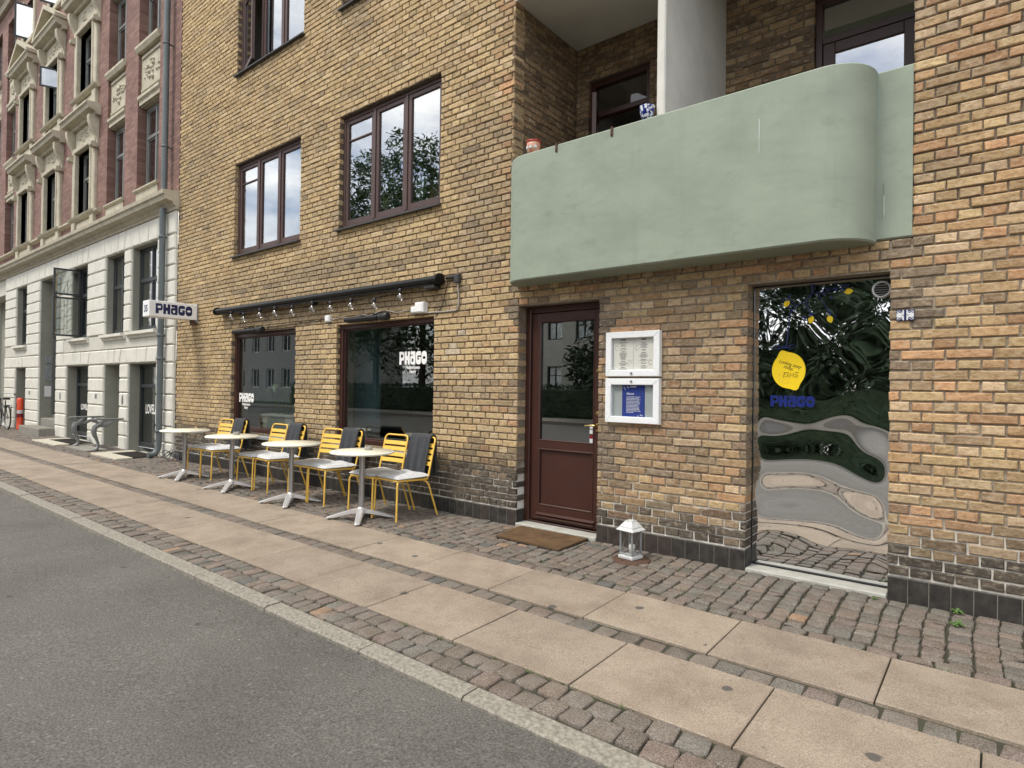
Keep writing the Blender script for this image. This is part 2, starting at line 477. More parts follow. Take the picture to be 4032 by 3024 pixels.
# ------------------------------------------------------------------ mesh helpers
class MB:
    def __init__(self):
        self.v, self.f, self.c, self.sm = [], [], [], []
        self.col = None
        self.smooth = False

    def add(self, vs, fs, col=None, smooth=None):
        o = len(self.v)
        self.v.extend(vs)
        for f in fs:
            self.f.append(tuple(i + o for i in f))
            self.c.append(col if col is not None else self.col)
            self.sm.append(self.smooth if smooth is None else smooth)

    def quad(self, a, b, c, d, col=None):
        self.add([a, b, c, d], [(0, 1, 2, 3)], col)

    def box(self, x0, x1, y0, y1, z0, z1, col=None):
        vs = [(x, y, z) for z in (z0, z1) for y in (y0, y1) for x in (x0, x1)]
        self.add(vs, [(0, 2, 3, 1), (4, 5, 7, 6), (0, 1, 5, 4), (2, 6, 7, 3), (0, 4, 6, 2), (1, 3, 7, 5)], col)

    def bev(self, x0, x1, y0, y1, z0, z1, r=0.004):
        """box with chamfered edges"""
        r = min(r, (x1 - x0) * 0.45, (y1 - y0) * 0.45, (z1 - z0) * 0.45)
        X, Y, Z = ((x0, x1), (y0, y1), (z0, z1))
        vs, idx = [], {}
        for i in (0, 1):
            for j in (0, 1):
                for k in (0, 1):
                    x, y, z = X[i], Y[j], Z[k]
                    dx, dy, dz = (r if i == 0 else -r), (r if j == 0 else -r), (r if k == 0 else -r)
                    for a, p in enumerate(((x, y + dy, z + dz), (x + dx, y, z + dz), (x + dx, y + dy, z))):
                        idx[(i, j, k, a)] = len(vs)
                        vs.append(p)
        I = lambda i, j, k, a: idx[(i, j, k, a)]
        fs = []
        for s in (0, 1):
            q = [(s, 0, 0), (s, 1, 0), (s, 1, 1), (s, 0, 1)]
            fs.append([I(*c, 0) for c in (q if s else q[::-1])])
            q = [(0, s, 0), (1, s, 0), (1, s, 1), (0, s, 1)]
            fs.append([I(*c, 1) for c in (q[::-1] if s else q)])
            q = [(0, 0, s), (1, 0, s), (1, 1, s), (0, 1, s)]
            fs.append([I(*c, 2) for c in (q if s else q[::-1])])
        for i in (0, 1):
            for j in (0, 1):
                f = [I(i, j, 0, 0), I(i, j, 1, 0), I(i, j, 1, 1), I(i, j, 0, 1)]
                fs.append(f if (i ^ j) else f[::-1])
                f = [I(i, 0, j, 0), I(i, 1, j, 0), I(i, 1, j, 2), I(i, 0, j, 2)]
                fs.append(f[::-1] if (i ^ j) else f)
                f = [I(0, i, j, 1), I(1, i, j, 1), I(1, i, j, 2), I(0, i, j, 2)]
                fs.append(f if (i ^ j) else f[::-1])
        for i in (0, 1):
            for j in (0, 1):
                for k in (0, 1):
                    f = [I(i, j, k, 0), I(i, j, k, 1), I(i, j, k, 2)]
                    fs.append(f if (i + j + k) % 2 else f[::-1])
        self.add(vs, fs)

    def tube(self, pts, r, n=8, closed=False, caps=True, smooth=True):
        P = [Vector(p) for p in pts]
        m = len(P)
        R = r if isinstance(r, (list, tuple)) else [r] * m
        up = None
        vs = []
        for i in range(m):
            if closed:
                d = P[(i + 1) % m] - P[i - 1]
            else:
                d = P[min(i + 1, m - 1)] - P[max(i - 1, 0)]
            d.normalize()
            if up is None:
                up = Vector((0, 0, 1)) if abs(d.z) < 0.9 else Vector((1, 0, 0))
            a = d.cross(up)
            if a.length < 1e-5:
                a = d.cross(Vector((0.3, 0.8, 0.5)))
            a.normalize()
            bb = a.cross(d).normalized()
            up = bb
            for k in range(n):
                t = 2 * PI * k / n
                q = P[i] + R[i] * (math.cos(t) * a + math.sin(t) * bb)
                vs.append(tuple(q))
        fs = []
        for i in range(m if closed else m - 1):
            j = (i + 1) % m
            for k in range(n):
                l = (k + 1) % n
                fs.append((i * n + k, j * n + k, j * n + l, i * n + l))
        self.add(vs, fs, smooth=smooth)
        if caps and not closed:
            self.add(vs[:n], [tuple(range(n))], smooth=False)
            self.add(vs[-n:], [tuple(range(n - 1, -1, -1))], smooth=False)

    def lathe(self, prof, n=24, c=(0, 0, 0), smooth=True, axis='z'):
        vs, fs = [], []
        for r, z in prof:
            for k in range(n):
                a = 2 * PI * k / n
                p = (r * math.cos(a), r * math.sin(a), z)
                if axis == 'y':
                    p = (p[0], p[2], p[1])
                elif axis == 'x':
                    p = (p[2], p[0], p[1])
                vs.append((c[0] + p[0], c[1] + p[1], c[2] + p[2]))
        for i in range(len(prof) - 1):
            for k in range(n):
                l = (k + 1) % n
                fs.append((i * n + k, i * n + l, (i + 1) * n + l, (i + 1) * n + k))
        self.add(vs, fs, smooth=smooth)
        m = len(prof)
        self.add(vs[:n], [tuple(range(n - 1, -1, -1))], smooth=False)
        self.add(vs[(m - 1) * n:], [tuple(range(n))], smooth=False)

    def prism(self, poly, f, d0, d1, smooth=False):
        """poly 2d list, f(u, v, d) -> 3d point, extruded from d0 to d1"""
        n = len(poly)
        vs = [f(u, w, d0) for u, w in poly] + [f(u, w, d1) for u, w in poly]
        fs = [tuple(range(n - 1, -1, -1)), tuple(range(n, 2 * n))]
        self.add(vs, fs, smooth=False)
        self.add(vs, [(i, (i + 1) % n, n + (i + 1) % n, n + i) for i in range(n)], smooth=smooth)

    def pyrblock(self, quad, f, d_back, d_front, inset, col=None, jit=0.0):
        """block with a chamfered face: outer ring at depth d_front - inset, inner ring at d_front"""
        cx = sum(p[0] for p in quad) / len(quad)
        cz = sum(p[1] for p in quad) / len(quad)
        n = len(quad)
        inner = []
        for u, w in quad:
            su = inset if u < cx else -inset
            sw = inset if w < cz else -inset
            inner.append((u + su + rnd.uniform(-jit, jit), w + sw + rnd.uniform(-jit, jit)))
        vs = [f(u, w, d_back) for u, w in quad] + [f(u, w, d_front - inset) for u, w in quad] + \
             [f(u, w, d_front + rnd.uniform(-jit, jit)) for u, w in inner]
        fs = [tuple(range(2 * n, 3 * n))]
        for k in range(n):
            l = (k + 1) % n
            fs.append((k, l, n + l, n + k))
            fs.append((n + k, n + l, 2 * n + l, 2 * n + k))
        self.add(vs, fs, col)

    def mesh(self, name, mat=None):
        me = bpy.data.meshes.new(name)
        me.from_pydata(self.v, [], self.f)
        if any(self.sm):
            me.polygons.foreach_set('use_smooth', self.sm)
        if any(c is not None for c in self.c):
            at = me.attributes.new('col', 'FLOAT_COLOR', 'FACE')
            flat = []
            for c in self.c:
                c = c or (0.5, 0.5, 0.5)
                flat.extend((c[0], c[1], c[2], 1.0))
            at.data.foreach_set('color', flat)
        if mat is not None:
            me.materials.append(M[mat] if isinstance(mat, str) else mat)
        me.update()
        return me


LOC = {}


def link(o, parent=None, world_coords=True):
    COL.objects.link(o)
    if parent is not None:
        o.parent = parent
        if world_coords:
            o.matrix_parent_inverse = Matrix.Translation(-Vector(LOC.get(parent.name, (0, 0, 0))))
        LOC[o.name] = LOC.get(parent.name, (0, 0, 0)) if not world_coords else (0, 0, 0)
    return o


def tag(o, label=None, cat=None, group=None, kind=None):
    if label:
        o['label'] = label
    if cat:
        o['category'] = cat
    if group:
        o['group'] = group
    if kind:
        o['kind'] = kind
    return o


def obj(name, mb, mat, parent=None, world_coords=True):
    me = mb.mesh(name, mat) if isinstance(mb, MB) else mb
    o = bpy.data.objects.new(name, me)
    link(o, parent, world_coords)
    return o


def empty(name, loc, label=None, cat=None, group=None, rotz=0.0):
    o = bpy.data.objects.new(name, None)
    o.location = loc
    o.rotation_euler = (0, 0, rotz)
    o.empty_display_size = 0.2
    COL.objects.link(o)
    LOC[o.name] = tuple(loc)
    return tag(o, label, cat, group)


def copy_tree(o, parent=None):
    c = o.copy()
    COL.objects.link(c)
    if parent is not None:
        c.parent = parent
    for ch in list(o.children):
        copy_tree(ch, c)
    return c


def box_obj(name, mat, parent, *b, r=0.004, world=True):
    mb = MB()
    mb.bev(*b, r=r)
    return obj(name, mb, mat, parent, world)


def poly_round(pts, seg=5):
    """pts (x, y, r): polygon with rounded corners"""
    out = []
    n = len(pts)
    for i in range(n):
        x, y, r = pts[i]
        p = Vector((x, y))
        a = Vector(pts[i - 1][:2]) - p
        b = Vector(pts[(i + 1) % n][:2]) - p
        r = min(r, a.length * 0.5, b.length * 0.5)
        if r < 0.004:
            out.append((x, y))
            continue
        a.normalize()
        b.normalize()
        s, e = p + a * r, p + b * r
        for k in range(seg + 1):
            t = k / seg
            q = s * (1 - t) ** 2 + p * 2 * t * (1 - t) + e * t * t
            out.append((q.x, q.y))
    return out


DG = None


def curve_mesh(polys, extrude):
    """filled 2d outline(s) with holes -> mesh, thickness 2*extrude"""
    cu = bpy.data.curves.new('outline', 'CURVE')
    cu.dimensions = '2D'
    cu.fill_mode = 'BOTH'
    cu.extrude = extrude
    for poly in polys:
        s = cu.splines.new('POLY')
        s.points.add(len(poly) - 1)
        for p, q in zip(s.points, poly):
            p.co = (q[0], q[1], 0, 1)
        s.use_cyclic_u = True
    o = bpy.data.objects.new('outline', cu)
    COL.objects.link(o)
    bpy.context.view_layer.update()
    me = bpy.data.meshes.new_from_object(o.evaluated_get(bpy.context.evaluated_depsgraph_get()))
    bpy.data.objects.remove(o)
    bpy.data.curves.remove(cu)
    return me


def text_mesh(s, size, extrude, align='CENTER', spacing=1.0, shear=0.0, line=1.0, offset=0.0):
    cu = bpy.data.curves.new('text', 'FONT')
    cu.body = s
    cu.size = size
    cu.extrude = extrude
    cu.align_x = align
    cu.space_character = spacing
    cu.space_line = line
    cu.shear = shear
    cu.offset = offset
    cu.resolution_u = 3
    o = bpy.data.objects.new('text', cu)
    COL.objects.link(o)
    bpy.context.view_layer.update()
    me = bpy.data.meshes.new_from_object(o.evaluated_get(bpy.context.evaluated_depsgraph_get()))
    bpy.data.objects.remove(o)
    bpy.data.curves.remove(cu)
    return me


FACE_S = Matrix(((1, 0, 0), (0, 0, -1), (0, 1, 0)))     # flat shape read from the street side (-Y)
FACE_E = Matrix(((0, 0, 1), (1, 0, 0), (0, 1, 0)))      # read from +X


def place_flat(name, me, mat, parent, pos, face=FACE_S, sx=1.0, sy=1.0, rot=0.0):
    c, s = math.cos(rot), math.sin(rot)
    for v in me.vertices:
        x, y = v.co.x * sx, v.co.y * sy
        q = face @ Vector((x * c - y * s, x * s + y * c, v.co.z))
        v.co = q + Vector(pos)
    me.materials.clear()
    me.materials.append(M[mat])
    return obj(name, me, None, parent)


R_ = poly_round
LETTERS = {
    'P': [R_([(0, 0, .03), (.34, 0, .03), (.34, .32, .02), (.80, .32, .3), (.80, 1, .3), (0, 1, .06)]),
          R_([(.22, .54, .11), (.60, .54, .11), (.60, .78, .11), (.22, .78, .11)])],
    'H': [R_([(0, 0, .03), (.31, 0, .03), (.31, .34, .03), (.49, .34, .03), (.49, 0, .03), (.8, 0, .03), (.8, 1, .03),
              (.49, 1, .03), (.49, .66, .03), (.31, .66, .03), (.31, 1, .03), (0, 1, .03)])],
    'a': [R_([(0, 0, .3), (.8, 0, .04), (.8, 1, .14), (.06, 1, .04), (.06, .755, .03), (.46, .755, .03), (.46, .68, .02), (0, .68, .3)]),
          [(.37 + .145 * math.cos(2 * PI * k / 16), .32 + .145 * math.sin(2 * PI * k / 16)) for k in range(16)]],
    'G': [R_([(0, 0, .38), (.8, 0, .34), (.8, .56, .05), (.40, .56, .04), (.40, .455, .03), (.52, .455, .02), (.52, .35, .05), (.26, .35, .08),
              (.26, .68, .08), (.8, .68, .03), (.8, 1, .34), (0, 1, .38)])],
    'O': [R_([(0, 0, .4), (.82, 0, .4), (.82, 1, .4), (0, 1, .4)]),
          R_([(.2, .40, .1), (.62, .40, .1), (.62, .60, .1), (.2, .60, .1)])],
}


def logo(name_parent, mat, x0, z0, w, h, y=None, face=FACE_S, pos0=None, names='letter', depth=0.002):
    """the chunky five-letter word, each letter a mesh"""
    total = 0.80 * 4 + 0.82 + 0.07 * 4
    k = 0.0
    out = []
    for ch in 'PHaGO':
        me = curve_mesh(LETTERS[ch], depth / h if False else depth)
        sx, sy = w / total, h
        p = Vector(pos0) + face @ Vector((x0 + k * sx, z0, 0))
        out.append(place_flat(names, me, mat, name_parent, p, face, sx, sy))
        k += (0.82 if ch == 'O' else 0.80) + 0.07
    return out


# value noise for colour choice
def vn(x, y, s=1.0):
    x, y = x * s, y * s
    xi, yi = math.floor(x), math.floor(y)
    fx, fy = x - xi, y - yi

    def h(a, b):
        n = math.sin(a * 127.1 + b * 311.7) * 43758.5453
        return n - math.floor(n)
    fx, fy = fx * fx * (3 - 2 * fx), fy * fy * (3 - 2 * fy)
    return (h(xi, yi) * (1 - fx) + h(xi + 1, yi) * fx) * (1 - fy) + (h(xi, yi + 1) * (1 - fx) + h(xi + 1, yi + 1) * fx) * fy


def lerp3(a, b, t):
    return tuple(a[i] + (b[i] - a[i]) * t for i in range(3))


def gz(y):
    """height of the pavement, falling 2 per cent towards the kerb"""
    return 0.02 * y


def wall_holes(mb, u0, u1, z0, z1, holes, f, d_front, d_back):
    """plane with rectangular holes and their reveals; f(u, d, z)"""
    us = sorted({u0, u1} | {h[0] for h in holes} | {h[1] for h in holes})
    zs = sorted({z0, z1} | {h[2] for h in holes} | {h[3] for h in holes})
    us = [u for u in us if u0 - 1e-6 <= u <= u1 + 1e-6]
    zs = [z for z in zs if z0 - 1e-6 <= z <= z1 + 1e-6]
    for a, b in zip(us, us[1:]):
        for c, d in zip(zs, zs[1:]):
            cu, cz = (a + b) / 2, (c + d) / 2
            if any(h[0] < cu < h[1] and h[2] < cz < h[3] for h in holes):
                continue
            mb.quad(f(a, d_front, c), f(b, d_front, c), f(b, d_front, d), f(a, d_front, d))
    for h in holes:
        a, b, c, d = h[:4]
        F, B = d_front, d_back
        mb.quad(f(a, F, c), f(a, B, c), f(a, B, d), f(a, F, d))
        mb.quad(f(b, F, d), f(b, B, d), f(b, B, c), f(b, F, c))
        mb.quad(f(a, F, d), f(a, B, d), f(b, B, d), f(b, F, d))
        mb.quad(f(a, F, c), f(b, F, c), f(b, B, c), f(a, B, c))


# ---------------------------------------------------------------- brick bond
CH, HP, JT = 0.0707, 0.1272, 0.0115


def bond(u0, u1, z0, z1, holes, anchor=0.0, c0=0):
    """cross bond: header courses alternate with stretcher courses; yields bricks (u0,u1,z0,z1,touch)"""
    out = []
    n = int(math.ceil((z1 - z0) / CH - 0.2))
    for c in range(n):
        za, zb = z0 + c * CH + JT, z0 + (c + 1) * CH
        if zb > z1 + 0.03:
            zb = z1
        k = (c + c0) % 4
        pitch, off = ((HP, 0.0), (2 * HP, 1.5 * HP), (HP, 0.0), (2 * HP, 0.5 * HP))[k]
        a0 = anchor + off
        i = math.floor((u0 - a0) / pitch)
        while a0 + i * pitch < u1 - 0.01:
            wob = 0.006 * (vn(i * 7.3, c * 3.1 + 5) - 0.5)
            segs = [(max(a0 + i * pitch + JT / 2 + wob, u0), min(a0 + (i + 1) * pitch - JT / 2, u1), za, zb, False)]
            for h in holes:
                new = []
                for (a, b, p, q, tch) in segs:
                    if b <= h[0] or a >= h[1] or q <= h[2] or p >= h[3]:
                        new.append((a, b, p, q, tch))
                        continue
                    if a < h[0]:
                        new.append((a, h[0], p, q, True))
                    if b > h[1]:
                        new.append((h[1], b, p, q, True))
                    ca, cb = max(a, h[0]), min(b, h[1])
                    if p < h[2] - 0.02:
                        new.append((ca, cb, p, h[2], True))
                    if q > h[3] + 0.02:
                        new.append((ca, cb, h[3], q, True))
                segs = new
            for s in segs:
                if s[1] - s[0] > 0.028 and s[3] - s[2] > 0.015:
                    out.append(s)
            i += 1
    return out


def brick_mesh_into(mb, s, f, depth, col, jit=0.0030, ch=0.0060):
    a, b, p, q = s[:4]
    j = lambda: rnd.uniform(-jit, jit)
    quad = [(a + j(), p + j()), (b + j(), p + j()), (b + j(), q + j()), (a + j(), q + j())]
    out = rnd.uniform(-0.0045, 0.0035)
    mb.pyrblock(quad, lambda u, z, d: f(u, d, z), -depth, out, ch, col, jit)


# ---------------------------------------------------------------- setts
def sett_into(mb, cx, cy, w, l, ztop, col, rot=0.0, n_corner=2):
    """cut stone with a worn, slightly domed top"""
    hw, hl = w / 2, l / 2
    c = min(hw, hl) * rnd.uniform(0.14, 0.30)
    out = []
    for (sx, sy) in ((1, 1), (-1, 1), (-1, -1), (1, -1)):
        x, y = sx * hw, sy * hl
        pa, pb = (x, y - sy * c), (x - sx * c, y)
        out += [pa, pb] if sx * sy > 0 else [pb, pa]
    cr, sr = math.cos(rot), math.sin(rot)
    jx = w * 0.06
    out = [(x + rnd.uniform(-jx, jx), y + rnd.uniform(-jx, jx)) for x, y in out]

    def ring(s, dz, wob=0.0):
        r = []
        for x, y in out:
            xx, yy = x * s, y * s
            X, Y = cx + xx * cr - yy * sr, cy + xx * sr + yy * cr
            r.append((X, Y, gz(Y) + ztop + dz + rnd.uniform(-wob, wob)))
        return r
    vs = ring(1.0, -0.045) + ring(1.0, -0.008) + ring(0.955, -0.002, 0.001) + ring(0.86, 0.0, 0.0016)
    vs.append((cx, cy, gz(cy) + ztop + rnd.uniform(0.0, 0.0025)))
    fs = []
    for k in range(3):
        for i in range(8):
            j = (i + 1) % 8
            fs.append((k * 8 + i, k * 8 + j, k * 8 + 8 + j, k * 8 + 8 + i))
    for i in range(8):
        fs.append((24 + i, 24 + (i + 1) % 8, 32))
    mb.add(vs, fs, col, True)


SETT_COLS = [((.190, .160, .135), 6), ((.212, .163, .140), 3.6), ((.175, .166, .145), 3.6), ((.215, .188, .160), 4),
             ((.245, .195, .160), 1.6), ((.38, .245, .15), .3), ((.10, .108, .11), .5)]


def sett_col():
    t = rnd.uniform(0, sum(w for c, w in SETT_COLS))
    for c, w in SETT_COLS:
        t -= w
        if t <= 0:
            break
    k = rnd.uniform(0.70, 0.98)
    return tuple(x * k for x in c)


def view_area(pts):
    q = [project(p) for p in pts]
    if any(x is None for x in q):
        return 0
    cx, cy = sum(x[0] for x in q) / len(q), sum(x[1] for x in q) / len(q)
    if not (0 < cx < 4032 and 0 < cy < 3024):
        return 0
    a = 0
    for i in range(len(q)):
        x0, y0 = q[i]
        x1, y1 = q[(i + 1) % len(q)]
        a += x0 * y1 - x1 * y0
    return abs(a) / 2


def split_largest(items, areas, n=295):
    order = sorted(range(len(items)), key=lambda i: -areas[i])
    top = set(i for i in order[:n] if areas[i] > 0)
    return [items[i] for i in range(len(items)) if i in top], [items[i] for i in range(len(items)) if i not in top]


# ================================================================== SETTING: ground
def struct(name, mb, mat):
    return tag(obj(name, mb, mat), kind='structure')


def kerb_h(x):
    return 0.018 + 0.0045 * min(12, max(0.0, -x))


mb = MB()
S_ = 900
mb.quad((-S_, -S_, -0.42), (S_, -S_, -0.42), (S_, S_, -0.42), (-S_, S_, -0.42))
struct('ground', mb, 'soil')
# road: carriageway falling gently towards the left and the near kerb
mb = MB()
xs = [-110] + [i for i in range(-14, 3)] + [60]
ys = [(-2.80, 0.0), (-4.5, 0.025), (-6.6, 0.05), (-16.0, 0.02)]
for a, b2 in zip(xs, xs[1:]):
    for (ya, ha), (yb, hb) in zip(ys, ys[1:]):
        z = lambda x, h: gz(-2.80) - kerb_h(x) + h
        mb.quad((a, yb, z(a, hb)), (b2, yb, z(b2, hb)), (b2, ya, z(b2, ha)), (a, ya, z(a, ha)))
struct('road', mb, 'asphalt')
# far pavement across the street (seen in the mirror panel)
mb = MB()
mb.box(-110, 60, -16.2, -16.0, -0.4, 0.02)
struct('far_kerb', mb, 'kerb')
mb = MB()
mb.box(-110, 60, -18.6, -16.2, -0.4, 0.026)
struct('far_pavement', mb, simple('far_paving', (0.27, 0.24, 0.20), 0.9, scale=3))
mb = MB()
mb.box(-110, 60, -70, -18.6, -0.4, 0.04)
struct('lawn', mb, simple('lawn_grass', (0.05, 0.085, 0.025), 0.95, scale=2))

X_L, X_R = -30.0, 3.2
# bedding under slabs and setts
mb = MB()
ya, yb = 0.05, -2.70
mb.quad((X_L, yb, gz(yb) - 0.020), (X_R, yb, gz(yb) - 0.020), (X_R, ya, gz(ya) - 0.020), (X_L, ya, gz(ya) - 0.020))
pavement = struct('pavement', mb, 'soil')

# slabs: two rows
def slab(x0, x1, y0, y1):
    mb = MB()
    g = 0.004
    z0, z1 = gz(y0), gz(y1)
    cx, cy = (x0 + x1) / 2, (y0 + y1) / 2
    t = [rnd.uniform(-0.0025, 0.0025) for _ in range(4)]
    r = 0.006
    O = [(x0 + g, y0 + g), (x1 - g, y0 + g), (x1 - g, y1 - g), (x0 + g, y1 - g)]
    Iq = [(x0 + g + r, y0 + g + r), (x1 - g - r, y0 + g + r), (x1 - g - r, y1 - g - r), (x0 + g + r, y1 - g - r)]
    vs = [(x - cx, y - cy, gz(y) - 0.06) for x, y in O] + [(x - cx, y - cy, gz(y) - 0.004 + k) for (x, y), k in zip(O, t)] + \
         [(x - cx, y - cy, gz(y) + k) for (x, y), k in zip(Iq, t)]
    fs = [(8, 9, 10, 11)]
    for k in range(4):
        l = (k + 1) % 4
        fs += [(k, l, 4 + l, 4 + k), (4 + k, 4 + l, 8 + l, 8 + k)]
    mb.add(vs, fs)
    o = obj('slab', mb, 'slab', pavement)
    o.location = (cx, cy, 0)
    k = rnd.uniform(0.90, 1.08)
    base = lerp3((0.345, 0.286, 0.222), (0.325, 0.264, 0.207), rnd.random())
    o.color = (base[0] * k, base[1] * k, base[2] * k, 1)


PITCH_S = 0.805
for row, (y0, y1, a) in enumerate(((-1.632, -1.045, -0.449), (-2.405, -1.782, -0.852))):
    i = -int((a - X_L) / PITCH_S)
    while a + i * PITCH_S < X_R - 0.05:
        x0 = a + i * PITCH_S
        if abs(x0 + PITCH_S / 2 + 13.2) < 0.42:
            slab(x0, x0 + PITCH_S * 0.62, y0, y1)
            slab(x0 + PITCH_S * 0.66, x0 + PITCH_S, y0, y1)
        else:
            slab(x0, min(x0 + PITCH_S, X_R), y0, y1)
        i += 1


def sett_field(name, items, n_single):
    """items (cx, cy, w, l, ztop, col, rot); the largest in view become single objects"""
    root_mb = MB()
    y_lo, y_hi = min(i[1] for i in items) - 0.1, max(i[1] for i in items) + 0.1
    root_mb.quad((X_L, y_lo, gz(y_lo) - 0.0175), (X_R, y_lo, gz(y_lo) - 0.0175), (X_R, y_hi, gz(y_hi) - 0.0175), (X_L, y_hi, gz(y_hi) - 0.0175))
    root = struct(name, root_mb, 'soil')
    areas = [view_area([(x - w / 2, y - l / 2, gz(y)), (x + w / 2, y - l / 2, gz(y)), (x + w / 2, y + l / 2, gz(y)), (x - w / 2, y + l / 2, gz(y))])
             for (x, y, w, l, zt, c, r) in items]
    top, rest = split_largest(items, areas, n_single)
    for it in top:
        m1 = MB()
        sett_into(m1, *it[:5], None, it[6])
        m1.v = [(x - it[0], y - it[1], z) for x, y, z in m1.v]
        o = obj('sett', m1, 'sett_one', root)
        o.location = (it[0], it[1], 0)
        o.color = (*it[5], 1)
    if rest:
        m2 = MB()
        for it in rest:
            sett_into(m2, *it)
        tag(obj('setts', m2, 'sett', root), kind='stuff')
    return root


# strip along the wall: columns running out from the wall, and a border course against the slabs
items = []
x = X_L
while x < X_R:
    w = rnd.uniform(0.106, 0.136)
    y = -0.018
    drift = rnd.uniform(-0.004, 0.004)
    while y > -0.90:
        l = rnd.choice((0.075, 0.085, 0.095, 0.11, 0.13)) * rnd.uniform(0.92, 1.08)
        if y - l < -0.945:
            l = y + 0.945
        if l > 0.04:
            wob = 0.012 * math.sin(y * 5 + x * 0.7) + drift
            items.append((x + w / 2 + wob, y - l / 2, w - rnd.uniform(0.009, 0.017), l - rnd.uniform(0.006, 0.011), rnd.uniform(-0.007, 0.005), sett_col(), rnd.uniform(-0.035, 0.035)))
        y -= l
    x += w
x = X_L
while x < X_R:
    w = rnd.uniform(0.13, 0.17)
    items.append((x + w / 2, -0.993, w - 0.013, 0.083 + rnd.uniform(-.006, .004), rnd.uniform(-0.004, 0.003), sett_col(), rnd.uniform(-0.02, 0.02)))
    x += w
sett_field('wall_side_setts', items, 295)

items = []
x = X_L
while x < X_R:
    w = rnd.uniform(0.135, 0.175)
    items.append((x + w / 2, -1.707 + rnd.uniform(-.006, .006), w - rnd.uniform(.008, .016), 0.128 + rnd.uniform(-.008, .006), rnd.uniform(-0.014, -0.006), sett_col(), rnd.uniform(-0.03, 0.03)))
    x += w
sett_field('setts_between_slabs', items, 240)

items = []
for k, yc in enumerate((-2.480, -2.618)):
    x = X_L + 0.07 * k
    while x < X_R:
        w = rnd.uniform(0.085, 0.125) if x < -3.2 else rnd.uniform(0.115, 0.155)
        items.append((x + w / 2, yc + rnd.uniform(-.010, .010), w - rnd.uniform(.007, .014), 0.132 + rnd.uniform(-.010, .006), rnd.uniform(-0.010, 0.004), sett_col(), rnd.uniform(-0.09, 0.09)))
        x += w
sett_field('kerb_side_setts', items, 295)

# kerb stones
mb = MB()
mb.box(X_L, X_R, -2.80, -2.70, -0.4, -0.16)
kerb = struct('kerb', mb, 'soil')
x = -30.03
while x < X_R:
    l = rnd.uniform(0.97, 1.05)
    x1 = x + l
    if abs(x1 + 1.99) < 0.5:
        x1 = -1.99
    m1 = MB()
    z = gz(-2.75)
    r = 0.012
    cx = (x + x1) / 2
    dz = rnd.uniform(-0.003, 0.003)
    n = 7
    for i in range(n):
        a, b2 = x + 0.005 + (x1 - x - 0.010) * i / n, x + 0.005 + (x1 - x - 0.010) * (i + 1) / n
        e = lambda xx: 0.006 * (vn(xx * 9, 3.3) - 0.5)
        prof = lambda xx: [(-2.698, -0.1), (-2.698, z - 0.004), (-2.704, z), (-2.806 + e(xx), z - 0.003), (-2.820 + e(xx), z - 0.014), (-2.826 + e(xx) * 1.4, z - 0.3)]
        pa, pb = prof(a), prof(b2)
        for k in range(5):
            m1.quad((a - cx, pa[k][0], pa[k][1] + dz), (a - cx, pa[k + 1][0], pa[k + 1][1] + dz), (b2 - cx, pb[k + 1][0], pb[k + 1][1] + dz), (b2 - cx, pb[k][0], pb[k][1] + dz))
    for xx, fl in ((x + 0.005, 0), (x1 - 0.005, 1)):
        p = prof(xx)
        vs = [(xx - cx, y, zz + dz) for y, zz in p]
        m1.add(vs, [tuple(range(6)) if fl else tuple(range(5, -1, -1))])
    o = obj('kerb_stone', m1, 'kerb', kerb)
    o.location = (cx, 0, 0)
    x = x1

# drain grate in the road by the kerb
gx, gy = -11.1, -3.16
zr = gz(-2.80) - kerb_h(gx) + 0.009
dr = empty('drain_grate', (gx, gy, zr), 'small dark iron drain grate sunk in the road beside the kerb', 'drain')
mb = MB()
for a in ((-.24, .24, -.24, -.205), (-.24, .24, .205, .24), (-.24, -.205, -.205, .205), (.205, .24, -.205, .205)):
    mb.bev(a[0], a[1], a[2], a[3], -0.03, 0.012)
obj('frame', mb, 'rust', dr, False)
for i in range(7):
    box_obj('bar', 'darkpit', dr, -.205, .205, -.19 + i * .058, -.162 + i * .058, -.02, .009, world=False)
mb = MB()
mb.box(-.2, .2, -.2, .2, -.05, -.015)
obj('pit', mb, 'soil', dr, False)

# ---------------------------------------------------------------- weeds in the joints
def weed(x, y, n, r, label):
    mb = MB()
    for i in range(n):
        a = 2 * PI * i / n + rnd.uniform(-.3, .3)
        l = r * rnd.uniform(0.6, 1.1)
        w = l * 0.2
        ca, sa = math.cos(a), math.sin(a)
        h = l * rnd.uniform(0.25, 0.6)
        pts = [(0, 0, 0.0), (l * .5, w, h), (l, 0, h * .55), (l * .5, -w, h)]
        vs = [(px * ca - py * sa, px * sa + py * ca, pz) for px, py, pz in pts]
        mb.add(vs, [(0, 1, 2, 3)])
    for i in range(3):
        a = rnd.uniform(0, 6.28)
        mb.tube([(0, 0, -0.005), (math.cos(a) * .012, math.sin(a) * .012, r * .45)], 0.0018, 5)
    o = obj('weed_plant', mb, 'weed')
    o.location = (x, y, gz(y) - 0.002)
    return tag(o, label, 'weed')


weed(-0.205, -0.06, 9, 0.055, 'flat green weed growing at the foot of the black plinth tiles')
weed(-0.195, -0.30, 10, 0.055, 'leafy weed in the sett joint, clear of the plinth')
weed(-0.66, -0.10, 7, 0.035, 'tiny weed beside the threshold of the mirror panel')
